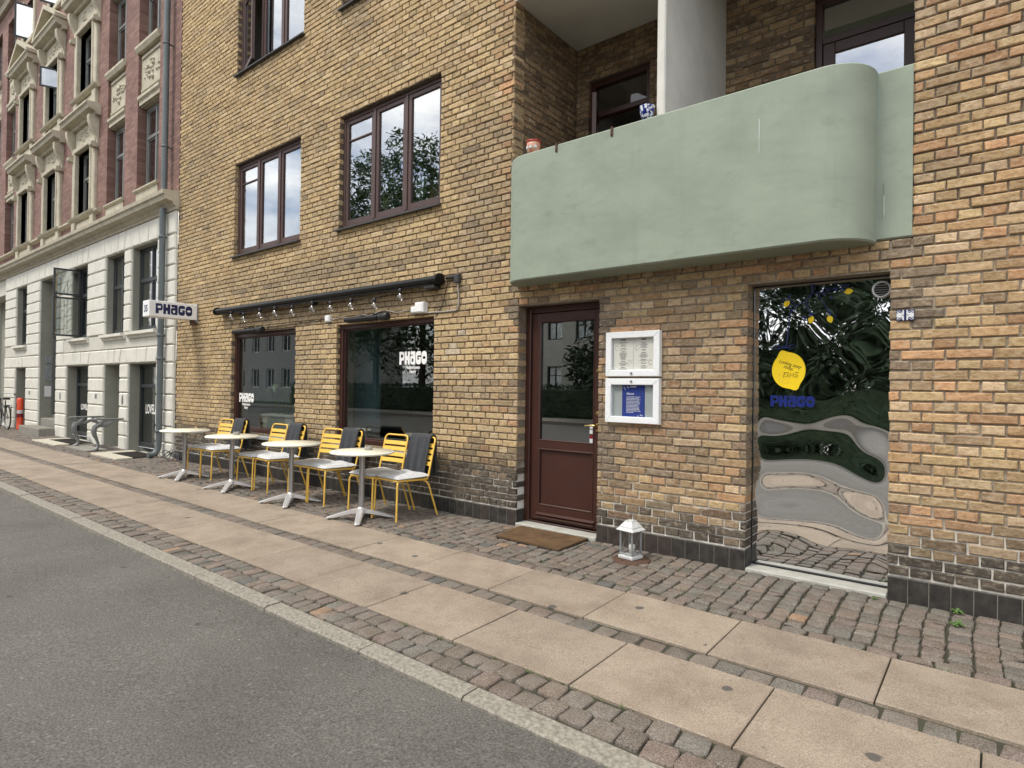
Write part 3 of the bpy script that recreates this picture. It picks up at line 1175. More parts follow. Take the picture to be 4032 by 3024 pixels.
# moss and grass in the joints, too small to count
mb = MB()
spots = []
for _ in range(150):
    u = rnd.random()
    if u < 0.45:
        spots.append((rnd.uniform(-3.6, -1.5), rnd.uniform(-0.95, -0.2)))
    elif u < 0.62:
        spots.append((rnd.uniform(-9, 1), -1.040 + rnd.uniform(-.012, .01)))
    elif u < 0.8:
        spots.append((rnd.uniform(-9, 0), -2.412))
    else:
        spots.append((rnd.uniform(-11, -4), rnd.uniform(-1.0, -0.1)))
for (x, y) in spots:
    for i in range(rnd.randint(5, 12)):
        a = rnd.uniform(0, 6.28)
        l = rnd.uniform(0.008, 0.024)
        px, py = x + rnd.gauss(0, .02), y + rnd.gauss(0, .008)
        ca, sa = math.cos(a) * l * .6, math.sin(a) * l * .6
        z = gz(py) - 0.012
        mb.add([(px - sa * .25, py + ca * .25, z), (px + sa * .25, py - ca * .25, z), (px + ca, py + sa, z + l)], [(0, 1, 2)])
tag(obj('joint_moss', mb, 'weed'), 'green moss and grass tufts in the paving joints', 'moss', kind='stuff')

# grit, leaf bits and gravel swept against the kerb
mb = MB()
for _ in range(520):
    x = rnd.uniform(-12, .5)
    y = -2.83 - abs(rnd.gauss(0, .16)) - (rnd.uniform(0, 1.6) if rnd.random() < .12 else 0)
    z = gz(-2.80) - kerb_h(x) + .0155 * (-2.80 - y) + .001
    r = rnd.uniform(.003, .011)
    a = rnd.uniform(0, 6.28)
    c = rnd.choice(((.10, .085, .06), (.16, .13, .09), (.05, .045, .04), (.30, .27, .22), (.07, .05, .03)))
    ca, sa = math.cos(a) * r, math.sin(a) * r
    h = r * rnd.uniform(.2, .6)
    mb.add([(x - ca, y - sa, z), (x + sa * .7, y - ca * .7, z), (x + ca, y + sa, z), (x - sa * .7, y + ca * .7, z), (x + ca * .2, y, z + h)], [(0, 1, 4), (1, 2, 4), (2, 3, 4), (3, 0, 4)], c)
tag(obj('kerb_grit', mb, 'sett'), 'grit and leaf bits swept along the road edge of the kerb', 'grit', kind='stuff')


# ================================================================== BRICK APARTMENT BUILDING
BLD = empty('apartment_building', (-6.0, 0.3, 0.0), 'yellow brick apartment building with green rounded balcony above the entrance', 'building')
BX0, BX1, BZ1 = -12.205, 3.0, 9.6
DOOR = (-3.91, -2.94, 0.0, 2.272)
MIR = (-1.572, -0.600, 0.0, 2.272)
SW1 = (-10.05, -8.115, 0.655, 2.262)
SW2 = (-7.09, -5.17, 0.655, 2.255)
UW = [(-10.03, -8.05, 3.575, 5.10), (-7.085, -5.105, 3.575, 5.105), (-10.0, -8.02, 6.615, 8.14), (-7.07, -5.09, 6.615, 8.14)]
LOG = (-4.0, -0.470, 2.49, BZ1 + 1)
HOLES = [DOOR, MIR, SW1, SW2, LOG] + UW
PL = 0.158       # top of the tiled plinth

fac = lambda u, d, z: (u, -d, z)
mb = MB()
e = 0.005
wall_holes(mb, BX0 - .03, BX1, 0.0, BZ1, [(h[0] - e, h[1] + e, h[2] - (0 if h[2] < .01 else e), h[3] + e) for h in HOLES], fac, -0.013, -0.30)
# end return of the wall against the townhouse and roofless top
mb.quad((BX1, 0.009, 0), (BX1, 0.3, 0), (BX1, 0.3, BZ1), (BX1, 0.009, BZ1))
WALL = obj('wall', mb, 'mortar', BLD)

YEL = [(.60, .455, .255), (.57, .43, .235), (.54, .40, .22), (.51, .375, .21), (.58, .45, .275), (.55, .405, .23)]
ORA = [tuple(1.13 * v for v in q) for q in [(.48, .335, .185), (.46, .305, .165), (.44, .270, .150), (.47, .345, .19), (.40, .280, .155), (.52, .39, .25), (.47, .34, .20), (.50, .30, .165), (.36, .26, .16)]]
GREYB = [(.19, .155, .120), (.155, .130, .105), (.23, .185, .135)]
BLACKB = [(.055, .050, .046), (.075, .068, .060), (.10, .088, .074)]


def brick_col(u, z):
    k = min(1, max(0, (u + 4.8) / 1.2))
    c = rnd.choice(ORA) if rnd.random() < k * 0.92 else rnd.choice(YEL)
    _k = rnd.choice((.74, .84, .90, .95, .98, 1.0, 1.03, 1.06, 1.12) if k > .5 else (.84, .90, .94, .97, 1.0, 1.02, 1.05)) * rnd.uniform(.96, 1.04)
    c = tuple(x * _k for x in c)
    # soot: broad smoky patches, the jambs by the door and mirror, and the splash zone at the foot
    s = max(0.0, vn(u, z * 1.6, 0.9) - 0.55) * .9 + max(0.0, vn(u + 31, z * 2.5, 2.6) - 0.6) * .7
    if 2.95 < z < 3.2 and u < -5:
        s += 0.28
    if z > 2.3 and z < 2.62 and u < -5 and u > -10.2:  # courses just below the awning, greyer along its length
        s += 0.25
    if rnd.random() < 0.06:
        s += 0.35
    g = lerp3(c, rnd.choice(GREYB), min(0.85, s))
    for jx, w, z0, z1 in ((-2.90, .09, 0.5, 2.5), (-1.62, .06, 0.2, 2.5), (-0.50, .12, 1.55, 2.6), (-3.98, .06, 2.0, 2.6)):
        if abs(u - jx) < w and z0 < z < z1 and rnd.random() < 0.7:
            g = lerp3(g, rnd.choice(GREYB), 0.8)
    if abs(u + 4.74) < .13 and 1.5 < z < 2.08 and rnd.random() < .6:
        g = lerp3(g, (.62, .55, .45), .6)
    foot = (0.66 - z) / 0.34 + rnd.uniform(-0.35, 0.35) + (0.5 if u < -3.9 else 0) + (-0.25 if -2.9 < u < -1.5 else 0)
    if foot > 0:
        g = lerp3(g, rnd.choice(BLACKB), min(0.95, foot * 0.9))
    return g


bricks = []
for s in bond(BX0, BX1, PL, BZ1, HOLES, anchor=MIR[1], c0=2):
    u, z = (s[0] + s[1]) / 2, (s[2] + s[3]) / 2
    bricks.append((s, fac, 0.16 if s[4] else 0.03, brick_col(u, z)))
# loggia: side wall and back wall
LOG_D, LOG_Z = 1.19, 5.51
side = lambda u, d, z: (LOG[0] + d, u, z)            # faces +X
backw = lambda u, d, z: (u, LOG_D - d, z)
LD = (-3.83, -3.04, 2.75, 5.075)                       # French door left
RD = (-1.365, -0.50, 2.75, 5.10)
lb = []


def loggia_shade_col():  # browner brick with the shade of the recess mixed into its colour
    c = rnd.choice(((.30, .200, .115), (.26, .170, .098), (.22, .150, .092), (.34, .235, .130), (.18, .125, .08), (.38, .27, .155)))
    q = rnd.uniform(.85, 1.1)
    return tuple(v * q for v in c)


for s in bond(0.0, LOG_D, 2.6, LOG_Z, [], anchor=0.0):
    lb.append((s, side, 0.03, loggia_shade_col()))
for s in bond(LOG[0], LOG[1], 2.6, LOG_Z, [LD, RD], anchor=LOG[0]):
    lb.append((s, backw, 0.10 if s[4] else 0.03, loggia_shade_col()))


def corners(b):
    s, f = b[0], b[1]
    return [f(s[0], 0, s[2]), f(s[1], 0, s[2]), f(s[1], 0, s[3]), f(s[0], 0, s[3])]


top, rest = split_largest(bricks, [view_area(corners(b)) for b in bricks], 295)
for s, f, dp, c in top:
    m1 = MB()
    cu, cz = (s[0] + s[1]) / 2, (s[2] + s[3]) / 2
    brick_mesh_into(m1, (s[0] - cu, s[1] - cu, s[2] - cz, s[3] - cz), f, dp, None)
    o = obj('brick', m1, 'brick_one', WALL)
    o.location = (cu, 0, cz)
    o.color = (*c, 1)
m2 = MB()
for s, f, dp, c in rest:
    brick_mesh_into(m2, s, f, dp, c)
tag(obj('bricks', m2, 'brick', WALL), kind='stuff')

# plinth tiles
mb = MB()
gaps = [(DOOR[0], DOOR[1]), (MIR[0], MIR[1])]
runs = [(BX0, DOOR[0]), (DOOR[1], MIR[0]), (MIR[1], BX1)]
for a, b2 in runs:
    mb.box(a + .002, b2 - .002, 0.0005, 0.15, -0.03, PL - 0.004)
PLINTH = obj('plinth', mb, 'tilejoint', BLD)
for a, b2 in runs:
    n = max(1, round((b2 - a) / 0.1195))
    w = (b2 - a) / n
    for i in range(n):
        x0, x1 = a + i * w + 0.003, a + (i + 1) * w - 0.003
        m1 = MB()
        cx = (x0 + x1) / 2
        m1.bev(x0 - cx, x1 - cx, -0.003 - rnd.uniform(0, .0015), 0.012, -0.028, PL - 0.010, r=0.003)
        o = obj('plinth_tile', m1, 'tilebrown' if (a == DOOR[1] and i < n - 4 and rnd.random() < .75) or rnd.random() < .12 else 'tile', PLINTH)
        o.location = (cx, 0, 0)
for x, s in ((DOOR[0], 1), (MIR[0], 1)):
    m1 = MB()
    m1.bev(min(x, x + s * .006), max(x, x + s * .006), 0.0135, 0.148, -0.028, PL - 0.010, r=.002)
    obj('plinth_tile', m1, 'tile', PLINTH)

# ------------------------------------------------------------------ loggia and balcony
m2 = MB()
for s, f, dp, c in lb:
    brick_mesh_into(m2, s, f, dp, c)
mb = MB()
mb.quad((LOG[0] - .009, 0.0, 2.6), (LOG[0] - .009, LOG_D + .2, 2.6), (LOG[0] - .009, LOG_D + .2, LOG_Z), (LOG[0] - .009, 0.0, LOG_Z))
wall_holes(mb, LOG[0] - .1, LOG[1] + .1, 2.6, LOG_Z, [(h[0] - .005, h[1] + .005, h[2] - .005, h[3] + .005) for h in (LD, RD)], backw, -0.009, -0.25)
mb.quad((LOG[1] + .009, LOG_D, 2.6), (LOG[1] + .009, 0.0, 2.6), (LOG[1] + .009, 0.0, LOG_Z), (LOG[1] + .009, LOG_D, LOG_Z))
LOGW = obj('loggia_wall', mb, 'mortar', BLD)
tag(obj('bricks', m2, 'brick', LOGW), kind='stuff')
mb = MB()
mb.box(LOG[0] - .02, LOG[1] + .02, 0.002, LOG_D + .06, LOG_Z, LOG_Z + .16)
obj('loggia_ceiling', mb, 'soffit', BLD)
mb = MB()
mb.box(LOG[0] - .02, LOG[1] + .02, 0.10, LOG_D + .06, 2.50, 2.66)
obj('loggia_floor', mb, 'soffit', BLD)
mb = MB()
mb.bev(-2.268, -2.192, -0.235, LOG_D + .01, 2.66, LOG_Z + .01, r=.01)
obj('partition_wall', mb, 'partition', BLD)


def balcony_path(off):
    """plan line of the parapet: flat stub, rounded bay, flat stub; off moves it inwards"""
    yf, r = -0.325, 0.30
    xl, xr = -3.92, -0.682
    pts = [(LOG[0] + .001, 0.004 + off), (xl + off * 0.9, 0.004 + off)]
    for k in range(13):
        a = PI + (PI / 2) * k / 12
        pts.append((xl + r + (r - off) * math.cos(a), yf + r + (r - off) * math.sin(a)))
    for k in range(13):
        a = 1.5 * PI + (PI / 2) * k / 12
        pts.append((xr - r + (r - off) * math.cos(a), yf + r + (r - off) * math.sin(a)))
    pts += [(xr - off * 0.9, 0.004 + off), (LOG[1] - .001, 0.004 + off)]
    return pts


def balcony(dz, name):
    zt, zb = 3.697 + dz, 2.470 + dz
    P0, P1, P2 = balcony_path(0.0), balcony_path(0.012), balcony_path(0.11)
    mb = MB()
    n = len(P0)

    def bottom(i):
        return zb + (0.028 if i < 2 or i > n - 3 else 0.0)
    rows = [[(x, y, bottom(i) + .012) for i, (x, y) in enumerate(P0)], [(x, y, zt - .012) for x, y in P0],
            [(x, y, zt) for x, y in P1], [(x, y, zt) for x, y in P2], [(x, y, zb + .12) for x, y in P2]]
    low = [[(x, y, bottom(i) + .012) for i, (x, y) in enumerate(P0)][::1], [(x, y, bottom(i)) for i, (x, y) in enumerate(P1)]]
    # split the long flat so smooth shading stays clean
    for a, b2 in list(zip(rows, rows[1:])) + [(low[1], low[0])]:
        vs = a + b2
        mb.add(vs, [(i, i + 1, n + i + 1, n + i) for i in range(n - 1)], smooth=True)
    # soffit
    bot = [(x, y, bottom(i)) for i, (x, y) in enumerate(P1)]
    inner = [(x, 0.12, bottom(i)) for i, (x, y) in enumerate(P1)]
    mb.add(bot + inner, [(i + 1, i, n + i, n + i + 1) for i in range(n - 1)])
    o = obj(name, mb, 'green', BLD)
    return o


BALC = balcony(0.0, 'balcony_parapet')
balcony(3.05, 'balcony_parapet')
for x in (-3.223, -2.639):
    mb = MB()
    mb.bev(x - .012, x + .012, -0.334, -0.322, 3.625, 3.700, r=.003)
    mb.bev(x - .012, x + .012, -0.334, -0.20, 3.6975, 3.706, r=.002)
    mb.lathe([(.005, -.342), (.005, -.333)], 8, (x, 0, 3.645), axis='y')
    obj('rail_hook', mb, 'rust', BALC)


for dx, za, zb, yy in ((-1.397, 3.19, 3.44, -.3262), (-.640, 2.65, 2.90, .0022)):
    mb = MB()
    zz = zb
    while zz > za:
        l = rnd.uniform(.03, .09)
        w = rnd.uniform(.0006, .0018) if rnd.random() < .7 else .0
        mb.box(dx - w, dx + w, yy - .0006, yy + .004, max(za, zz - l), zz)
        zz -= l * 1.02
    obj('paint_drip', mb, 'inkwhite', BALC)


# ------------------------------------------------------------------ windows
def frame_bars(mb, x0, x1, z0, z1, w, y0, y1, r=.004, wb=None):
    wb = wb or w
    mb.bev(x0, x0 + w, y0, y1, z0, z1, r)
    mb.bev(x1 - w, x1, y0, y1, z0, z1, r)
    mb.bev(x0 + w, x1 - w, y0 + .0015, y1 - .0015, z0, z0 + wb, r)
    mb.bev(x0 + w, x1 - w, y0 + .0015, y1 - .0015, z1 - w, z1, r)


def pane(parent, x0, x1, z0, z1, y, mat):
    mb = MB()
    mb.box(x0, x1, y, y + .005, z0, z1)
    return obj('pane', mb, mat, parent)


def room(x0, x1, y0, y1, z0, z1, mat, name='room'):
    mb = MB()
    a = [(x0, y0, z0), (x1, y0, z0), (x1, y1, z0), (x0, y1, z0), (x0, y0, z1), (x1, y0, z1), (x1, y1, z1), (x0, y1, z1)]
    mb.add(a, [(0, 1, 2, 3), (7, 6, 5, 4), (3, 2, 6, 7), (0, 3, 7, 4), (2, 1, 5, 6)])
    return obj(name, mb, mat, BLD)


def triple_window(h, open_first=False):
    x0, x1, z0, z1 = h
    y = 0.065
    mb = MB()
    frame_bars(mb, x0, x1, z0, z1, 0.045, y, y + .09)
    w = (x1 - x0 - .09) / 3
    for i in (1, 2):
        mb.bev(x0 + .045 + w * i - .022, x0 + .045 + w * i + .022, y - .003, y + .087, z0 + .045, z1 - .045)
    win = obj('window', mb, 'brown', BLD)
    for i in range(3):
        a, b2 = x0 + .045 + w * i + (.022 if i else 0) + .003, x0 + .045 + w * (i + 1) - (.022 if i < 2 else 0) - .003
        za, zb = z0 + .048, z1 - .048
        sm = MB()
        frame_bars(sm, a, b2, za, zb, 0.052, y + .012, y + .062, wb=.07)
        if i == 0:
            sm.bev(a + .052, b2 - .052, y + .016, y + .058, zb - .285, zb - .262)
        pm = MB()
        pm.box(a + .052, b2 - .052, y + .034, y + .039, za + .07, zb - .052)
        if open_first and i == 0:
            piv = Vector((a, y + .012, 0))
            Rm = Matrix.Rotation(math.radians(-16), 3, 'Z')
            for q in (sm, pm):
                q.v = [tuple(Rm @ (Vector(v) - piv) + piv) for v in q.v]
        so = obj('sash', sm, 'brown', win)
        obj('pane', pm, 'skyglass', win)
    for zz in (z0 + .22, z1 - .35):
        for xx in (x0 + .012, x1 - .012):
            hm = MB()
            hm.lathe([(.008, zz), (.008, zz + .07)], 8, (xx, y - .006, 0))
            obj('hinge', hm, 'brown', win)
    sm = MB()
    prof = [(-.055, z0 - .040), (-.055, z0 - .022), (.09, z0 + .002), (.09, z0 - .030)]
    sm.prism(prof, lambda u, v, d: (d, u, v), x0 - .035, x1 + .035)
    obj('sill', sm, 'slate', win)
    room(x0 - .3, x1 + .3, .298, 2.6, z0 - .3, z1 + .3, 'roomlight')
    return win


for i, h in enumerate(UW):
    triple_window(h, open_first=(i == 2))


def shop_window(h):
    x0, x1, z0, z1 = h
    y = 0.06
    mb = MB()
    frame_bars(mb, x0, x1, z0, z1, 0.058, y, y + .10, wb=.06)
    win = obj('shop_window', mb, 'maroon', BLD)
    b1 = MB()
    frame_bars(b1, x0 + .058, x1 - .058, z0 + .06, z1 - .058, 0.018, y + .03, y + .06, r=.003)
    obj('glazing_bead', b1, 'maroon', win)
    pane(win, x0 + .066, x1 - .066, z0 + .07, z1 - .066, y + .045, 'shopglass')
    sm = MB()
    sm.prism([(-.06, z0 - .085), (-.06, z0 - .050), (.10, z0 - .002), (.10, z0 - .085)], lambda u, v, d: (d, u, v), x0 - .02, x1 + .02)
    obj('sill', sm, 'greysill', win)
    return win


W1, W2 = shop_window(SW1), shop_window(SW2)
room(-10.6, -4.6, .298, 4.5, 0.1, 2.75, 'room')
# interior: teal wall, a pale pier, a light shelf, a round lamp
mb = MB()
mb.box(-10.59, -10.5, .32, 4.4, .12, 2.7)
mb.box(-8.05, -7.00, .62, .70, .12, 2.7)
obj('teal_partition', mb, 'teal', BLD)
mb = MB()
mb.box(-10.49, -9.6, 2.6, 2.7, .12, 2.7)
obj('grey_partition', mb, 'greywall', BLD)
mb = MB()
mb.box(-10.3, -4.9, .30, .60, .12, .70)
obj('window_bench', mb, 'greywall', BLD)
logo(W1, 'whitevinyl', 0, 0, 0.475, 0.150, pos0=(-9.955, .1045, 1.130), depth=.0006)
logo(W2, 'whitevinyl', 0, 0, 0.50, 0.162, pos0=(-5.895, .1045, 1.697), depth=.0006)
for win, cx, zz in ((W1, -9.725, 1.075), (W2, -5.645, 1.642)):
    place_flat('lettering', text_mesh('Mediterranean', .062, .0005, spacing=.92, offset=.0012), 'whitevinyl', win, (cx, .1045, zz), sx=.78)
    place_flat('lettering', text_mesh('Eatery', .062, .0005, spacing=.92, offset=.0012), 'whitevinyl', win, (cx, .1045, zz - .052), sx=.78)

# ------------------------------------------------------------------ entrance door
yd = 0.135
mb = MB()
frame_bars(mb, DOOR[0] + .002, DOOR[1] - .002, 0.03, DOOR[3] - .002, 0.062, yd, yd + .11, r=.005, wb=.012)
mb.bev(DOOR[0] + .064, DOOR[0] + .082, yd + .03, yd + .10, .045, DOOR[3] - .06)
DR = obj('entrance_door', mb, 'maroon', BLD)
x0, x1, z0, z1 = -3.826, -3.006, 0.055, 2.205
leaf = MB()
leaf.bev(x0, x0 + .082, yd + .022, yd + .072, z0, z1, .004)
leaf.bev(x1 - .068, x1, yd + .022, yd + .072, z0, z1, .004)
leaf.bev(x0 + .082, x1 - .068, yd + .0235, yd + .0705, z1 - .092, z1, .004)
leaf.bev(x0 + .082, x1 - .068, yd + .0235, yd + .0705, .795, .885, .004)
leaf.bev(x0 + .082, x1 - .068, yd + .0235, yd + .0705, z0, .212, .004)
LEAF = obj('door_leaf', leaf, 'maroon', DR)
pm = MB()
pm.bev(x0 + .082, x1 - .068, yd + .045, yd + .06, .212, .795, .002)
obj('panel', pm, 'maroon', DR)
pm = MB()
frame_bars(pm, x0 + .080, x1 - .066, .205, .802, .020, yd + .018, yd + .05, r=.006)
obj('panel_moulding', pm, 'maroon', DR)
pm = MB()
frame_bars(pm, x0 + .080, x1 - .066, .878, z1 - .086, .016, yd + .018, yd + .045, r=.006)
obj('glazing_bead', pm, 'maroon', DR)
pane(DR, x0 + .09, x1 - .076, .888, z1 - .096, yd + .046, 'doorglass')
for zz in (.085, .115):
    pm = MB()
    pm.prism([(yd + .022, zz + .022), (yd - .004, zz + .004), (yd - .004, zz), (yd + .022, zz)], lambda u, v, d: (d, u, v), x0 + .07, x1 - .05)
    obj('weather_bar', pm, 'maroon', DR)
for zz in (1.60, 1.185):
    pm = MB()
    pm.lathe([(.020, yd + .020), (.019, yd + .014), (.012, yd + .012), (.011, yd + .008)], 16, (-3.036, 0, zz), axis='y')
    obj('lock', pm, 'brass', DR)
pm = MB()
pm.lathe([(.021, yd + .021), (.020, yd + .014), (.010, yd + .010), (.009, yd - .035)], 16, (-3.036, 0, 1.068), axis='y')
pm.tube([(-3.036, yd - .032, 1.068), (-3.06, yd - .038, 1.068), (-3.13, yd - .036, 1.064), (-3.145, yd - .030, 1.063)], [.009, .009, .008, .007], 10)
pm.lathe([(.013, yd + .021), (.012, yd + .013)], 14, (-3.036, 0, 1.02), axis='y')
obj('handle', pm, 'brass', DR)
for k, (zz, mt) in enumerate(((1.055, 'inkwhite'), (1.005, 'inkwhite'), (.955, 'redband'), (.915, 'inkwhite'))):
    pm = MB()
    pm.box(-3.135, -3.085, yd + .0445, yd + .0455, zz - .022, zz + .018)
    obj('sticker', pm, mt, DR)
room(-4.2, -2.7, .298, 3.2, 0.02, 2.6, 'room')
mb = MB()
mb.bev(DOOR[0] + .004, DOOR[1] - .004, -0.012, yd + .12, -0.03, 0.024, r=.006)
obj('door_sill', mb, 'threshold', DR)

# ------------------------------------------------------------------ French doors in the loggia
def french(h, open_leaf):
    x0, x1, z0, z1 = h
    y = LOG_D + .05
    mb = MB()
    frame_bars(mb, x0, x1, z0, z1, .06, y, y + .09)
    tz = z1 - .40
    mb.bev(x0 + .06, x1 - .06, y + .003, y + .087, tz - .03, tz + .03)
    o = obj('balcony_door', mb, 'maroon', BLD)
    pane(o, x0 + .06, x1 - .06, tz + .03, z1 - .06, y + .04, 'skyglass' if not open_leaf else 'glass')
    lm, pm = MB(), MB()
    frame_bars(lm, x0 + .063, x1 - .063, z0 + .06, tz - .033, .10, y + .01, y + .06)
    lm.bev(x0 + .163, x1 - .163, y + .014, y + .056, z0 + .75, z0 + .85)
    pm.box(x0 + .163, x1 - .163, y + .03, y + .035, z0 + .85, tz - .13)
    if open_leaf:
        piv = Vector((x0 + .063, y + .01, 0))
        Rm = Matrix.Rotation(math.radians(-62), 3, 'Z')
        for q in (lm, pm):
            q.v = [tuple(Rm @ (Vector(v) - piv) + piv) for v in q.v]
    obj('door_leaf', lm, 'maroon', o)
    obj('pane', pm, 'skyglass', o)
    room(x0 - .2, x1 + .2, LOG_D + .255, LOG_D + 2.2, z0 - .05, z1 + .1, 'roomlight' if open_leaf else 'room')
    return o


french(LD, True)
french(RD, False)

# ------------------------------------------------------------------ mirror panel in its opening
ym = 0.160
mb = MB()
nx, nz = 46, 104
vs = []
mx0, mx1, mz0, mz1 = MIR[0] + .004, MIR[1] - .002, 0.035, MIR[3] - .004
for j in range(nz + 1):
    for i in range(nx + 1):
        x, z = mx0 + (mx1 - mx0) * i / nx, mz0 + (mz1 - mz0) * j / nz
        q = x - mx0
        low = min(1.0, max(0.0, (1.25 - z) / 0.35))
        d = 0.0012 * math.sin(4.2 * z + 2.0 * q + 0.6) + 0.0075 * math.exp(-((z - .74) / .34) ** 2) * math.sin(z * 11.0 + 2.2 * q + 0.6 * math.sin(5 * q + 2) + .9) \
            + low * 0.0010 * math.sin(z * 15 - 6.5 * q) + 0.0006 * math.sin(9 * q + 7 * z) + (1 - low) * .0005 * math.sin(13 * z + 3 * math.sin(5 * q))
        edge = min(1.0, (x - mx0) / .1, (mx1 - x) / .1, (z - mz0) / .12, (mz1 - z) / .1)
        vs.append((x, ym + d * edge, z))
fs = [(j * (nx + 1) + i, j * (nx + 1) + i + 1, (j + 1) * (nx + 1) + i + 1, (j + 1) * (nx + 1) + i) for j in range(nz) for i in range(nx)]
mb.add(vs, fs, smooth=True)
MIRO = obj('mirror_panel', mb, 'mirror', BLD)
mb = MB()
frame_bars(mb, MIR[0] + .001, MIR[1] - .001, .02, MIR[3] - .001, .006, ym - .012, ym + .08, r=.001)
mb.box(MIR[0] + .003, MIR[1] - .003, ym + .02, ym + .03, .03, MIR[3] - .003)
obj('panel_edge', mb, 'black', MIRO)
mb = MB()
mb.bev(MIR[0] + .004, MIR[1] - .004, -0.008, ym + .03, -0.03, 0.016, r=.006)
obj('panel_threshold', mb, 'threshold', MIRO)
# big lemon sticker
yk = ym - .006
lc = (-1.298, 1.590)
pts = []
for k in range(48):
    a = 2 * PI * k / 48
    r = 1.0
    ang = math.radians(114)
    for ax in (math.radians(112), math.radians(-66)):
        dlt = (a - ax + PI) % (2 * PI) - PI
        r += 0.20 * math.exp(-(dlt / 0.24) ** 2)
    pts.append((lc[0] + .124 * r * math.cos(a), lc[1] + .142 * r * math.sin(a)))
LM = place_flat('lemon_sticker', curve_mesh([pts], .0006), 'lemon', MIRO, (0, yk, 0))
mb = MB()
for _ in range(60):
    a, r = rnd.uniform(3.3, 4.9), rnd.uniform(.25, .92)
    px, pz = lc[0] + .118 * r * math.cos(a), lc[1] + .132 * r * math.sin(a)
    mb.lathe([(.0022, -.0008), (.0022, 0)], 6, (px, yk - .0008, pz), axis='y')
obj('peel_dots', mb, 'wood', MIRO)
place_flat('handwriting', text_mesh('Looking zesty\ntoday,', .040, .0004, shear=.35, spacing=.95, line=.75), 'marker', MIRO, (-1.292, yk - .001, 1.628), sx=.82, rot=-.33)
for stroke in ([(-.055, .02), (-.02, .022), (-.03, -.01), (-.055, -.015), (-.05, .02)], [(-.012, -.015), (-.004, .018), (.006, -.008), (.014, .018), (.018, -.012)],
               [(.055, .022), (.03, .020), (.028, .004), (.050, 0), (.046, -.014), (.022, -.014)]):
    mb = MB()
    mb.tube([(lc[0] + .02 + a, yk - .001, 1.552 + b2) for a, b2 in stroke], .0022, 5)
    obj('handwriting', mb, 'marker', MIRO)
logo(MIRO, 'bluevinyl', 0, 0, 0.325, 0.088, pos0=(-1.432, yk, 1.302), depth=.0006)
for (px, pz, rt) in ((-1.317, 2.12, .9), (-1.137, 1.982, 1.3), (-1.006, 1.978, 1.8), (-.882, 2.178, .1)):
    q = []
    for k in range(24):
        a = 2 * PI * k / 24
        r = 1 + .22 * math.exp(-(((a + PI) % (2 * PI) - PI) / .3) ** 2) + .22 * math.exp(-((a - PI) / .3) ** 2)
        u, w = .025 * r * math.cos(a), .021 * r * math.sin(a)
        q.append((px + u * math.cos(rt) - w * math.sin(rt), pz + u * math.sin(rt) + w * math.cos(rt)))
    place_flat('lemon_sticker', curve_mesh([q], .0006), 'lemon', MIRO, (0, yk, 0))
lines = [[(-1.32, 1.77), (-1.31, 1.86), (-1.29, 2.04), (-1.25, 2.10), (-1.18, 2.126), (-1.13, 2.19), (-1.138, 2.262)],
         [(-1.13, 2.19), (-1.04, 2.182), (-.98, 2.215), (-.922, 2.20), (-.90, 2.18)], [(-1.18, 2.126), (-1.15, 2.05), (-1.14, 2.0)],
         [(-1.10, 2.19), (-1.05, 2.10), (-1.01, 2.03), (-1.006, 2.0)], [(-1.25, 2.10), (-1.30, 2.15), (-1.317, 2.135)],
         [(-1.32, 1.772), (-1.38, 1.79), (-1.445, 1.772), (-1.39, 1.762), (-1.32, 1.772)], [(-1.32, 1.772), (-1.27, 1.795), (-1.235, 1.785), (-1.27, 1.765), (-1.32, 1.772)]]
for ln in lines:
    mb = MB()
    mb.tube([(a, yk, b2) for a, b2 in ln], .0028, 6)
    obj('branch_drawing', mb, 'bluevinyl', MIRO)
for _ in range(26):
    ln = rnd.choice(lines[:5])
    a, b2 = rnd.choice(ln[1:])
    a, b2 = a + rnd.uniform(-.05, .05), b2 + rnd.uniform(-.03, .03)
    if b2 < 1.95:
        continue
    an, l = rnd.uniform(0, 6.28), rnd.uniform(.02, .036)
    ca, sa = math.cos(an), math.sin(an)
    q = [(0, 0), (l * .5, l * .22), (l, 0), (l * .5, -l * .22)]
    q = [(a + u * ca - w * sa, min(2.262, b2 + u * sa + w * ca)) for u, w in q]
    place_flat('leaf_drawing', curve_mesh([q], .0005), 'bluevinyl', MIRO, (0, yk, 0))
# round vent
mb = MB()
mb.lathe([(.060, ym), (.062, ym - .022), (.056, ym - .030), (.049, ym - .026), (.047, ym - .004)], 32, (-.668, 0, 2.172), axis='y')
VT = obj('wall_vent', mb, 'whitemetal', MIRO)
mb = MB()
mb.lathe([(.048, ym - .006), (.048, ym - .010)], 28, (-.668, 0, 2.172), axis='y')
obj('vent_hole', mb, 'blackplastic', MIRO)
for k in range(5):
    zz = 2.172 - .033 + k * .0165
    hw = math.sqrt(max(0, .048 ** 2 - (zz - 2.172) ** 2))
    mb = MB()
    mb.prism([(ym - .012, zz - .003), (ym - .024, zz - .007), (ym - .025, zz - .004), (ym - .013, zz + .001)], lambda u, v, d: (d, u, v), -.668 - hw, -.668 + hw)
    obj('vent_slat', mb, 'steel', MIRO)


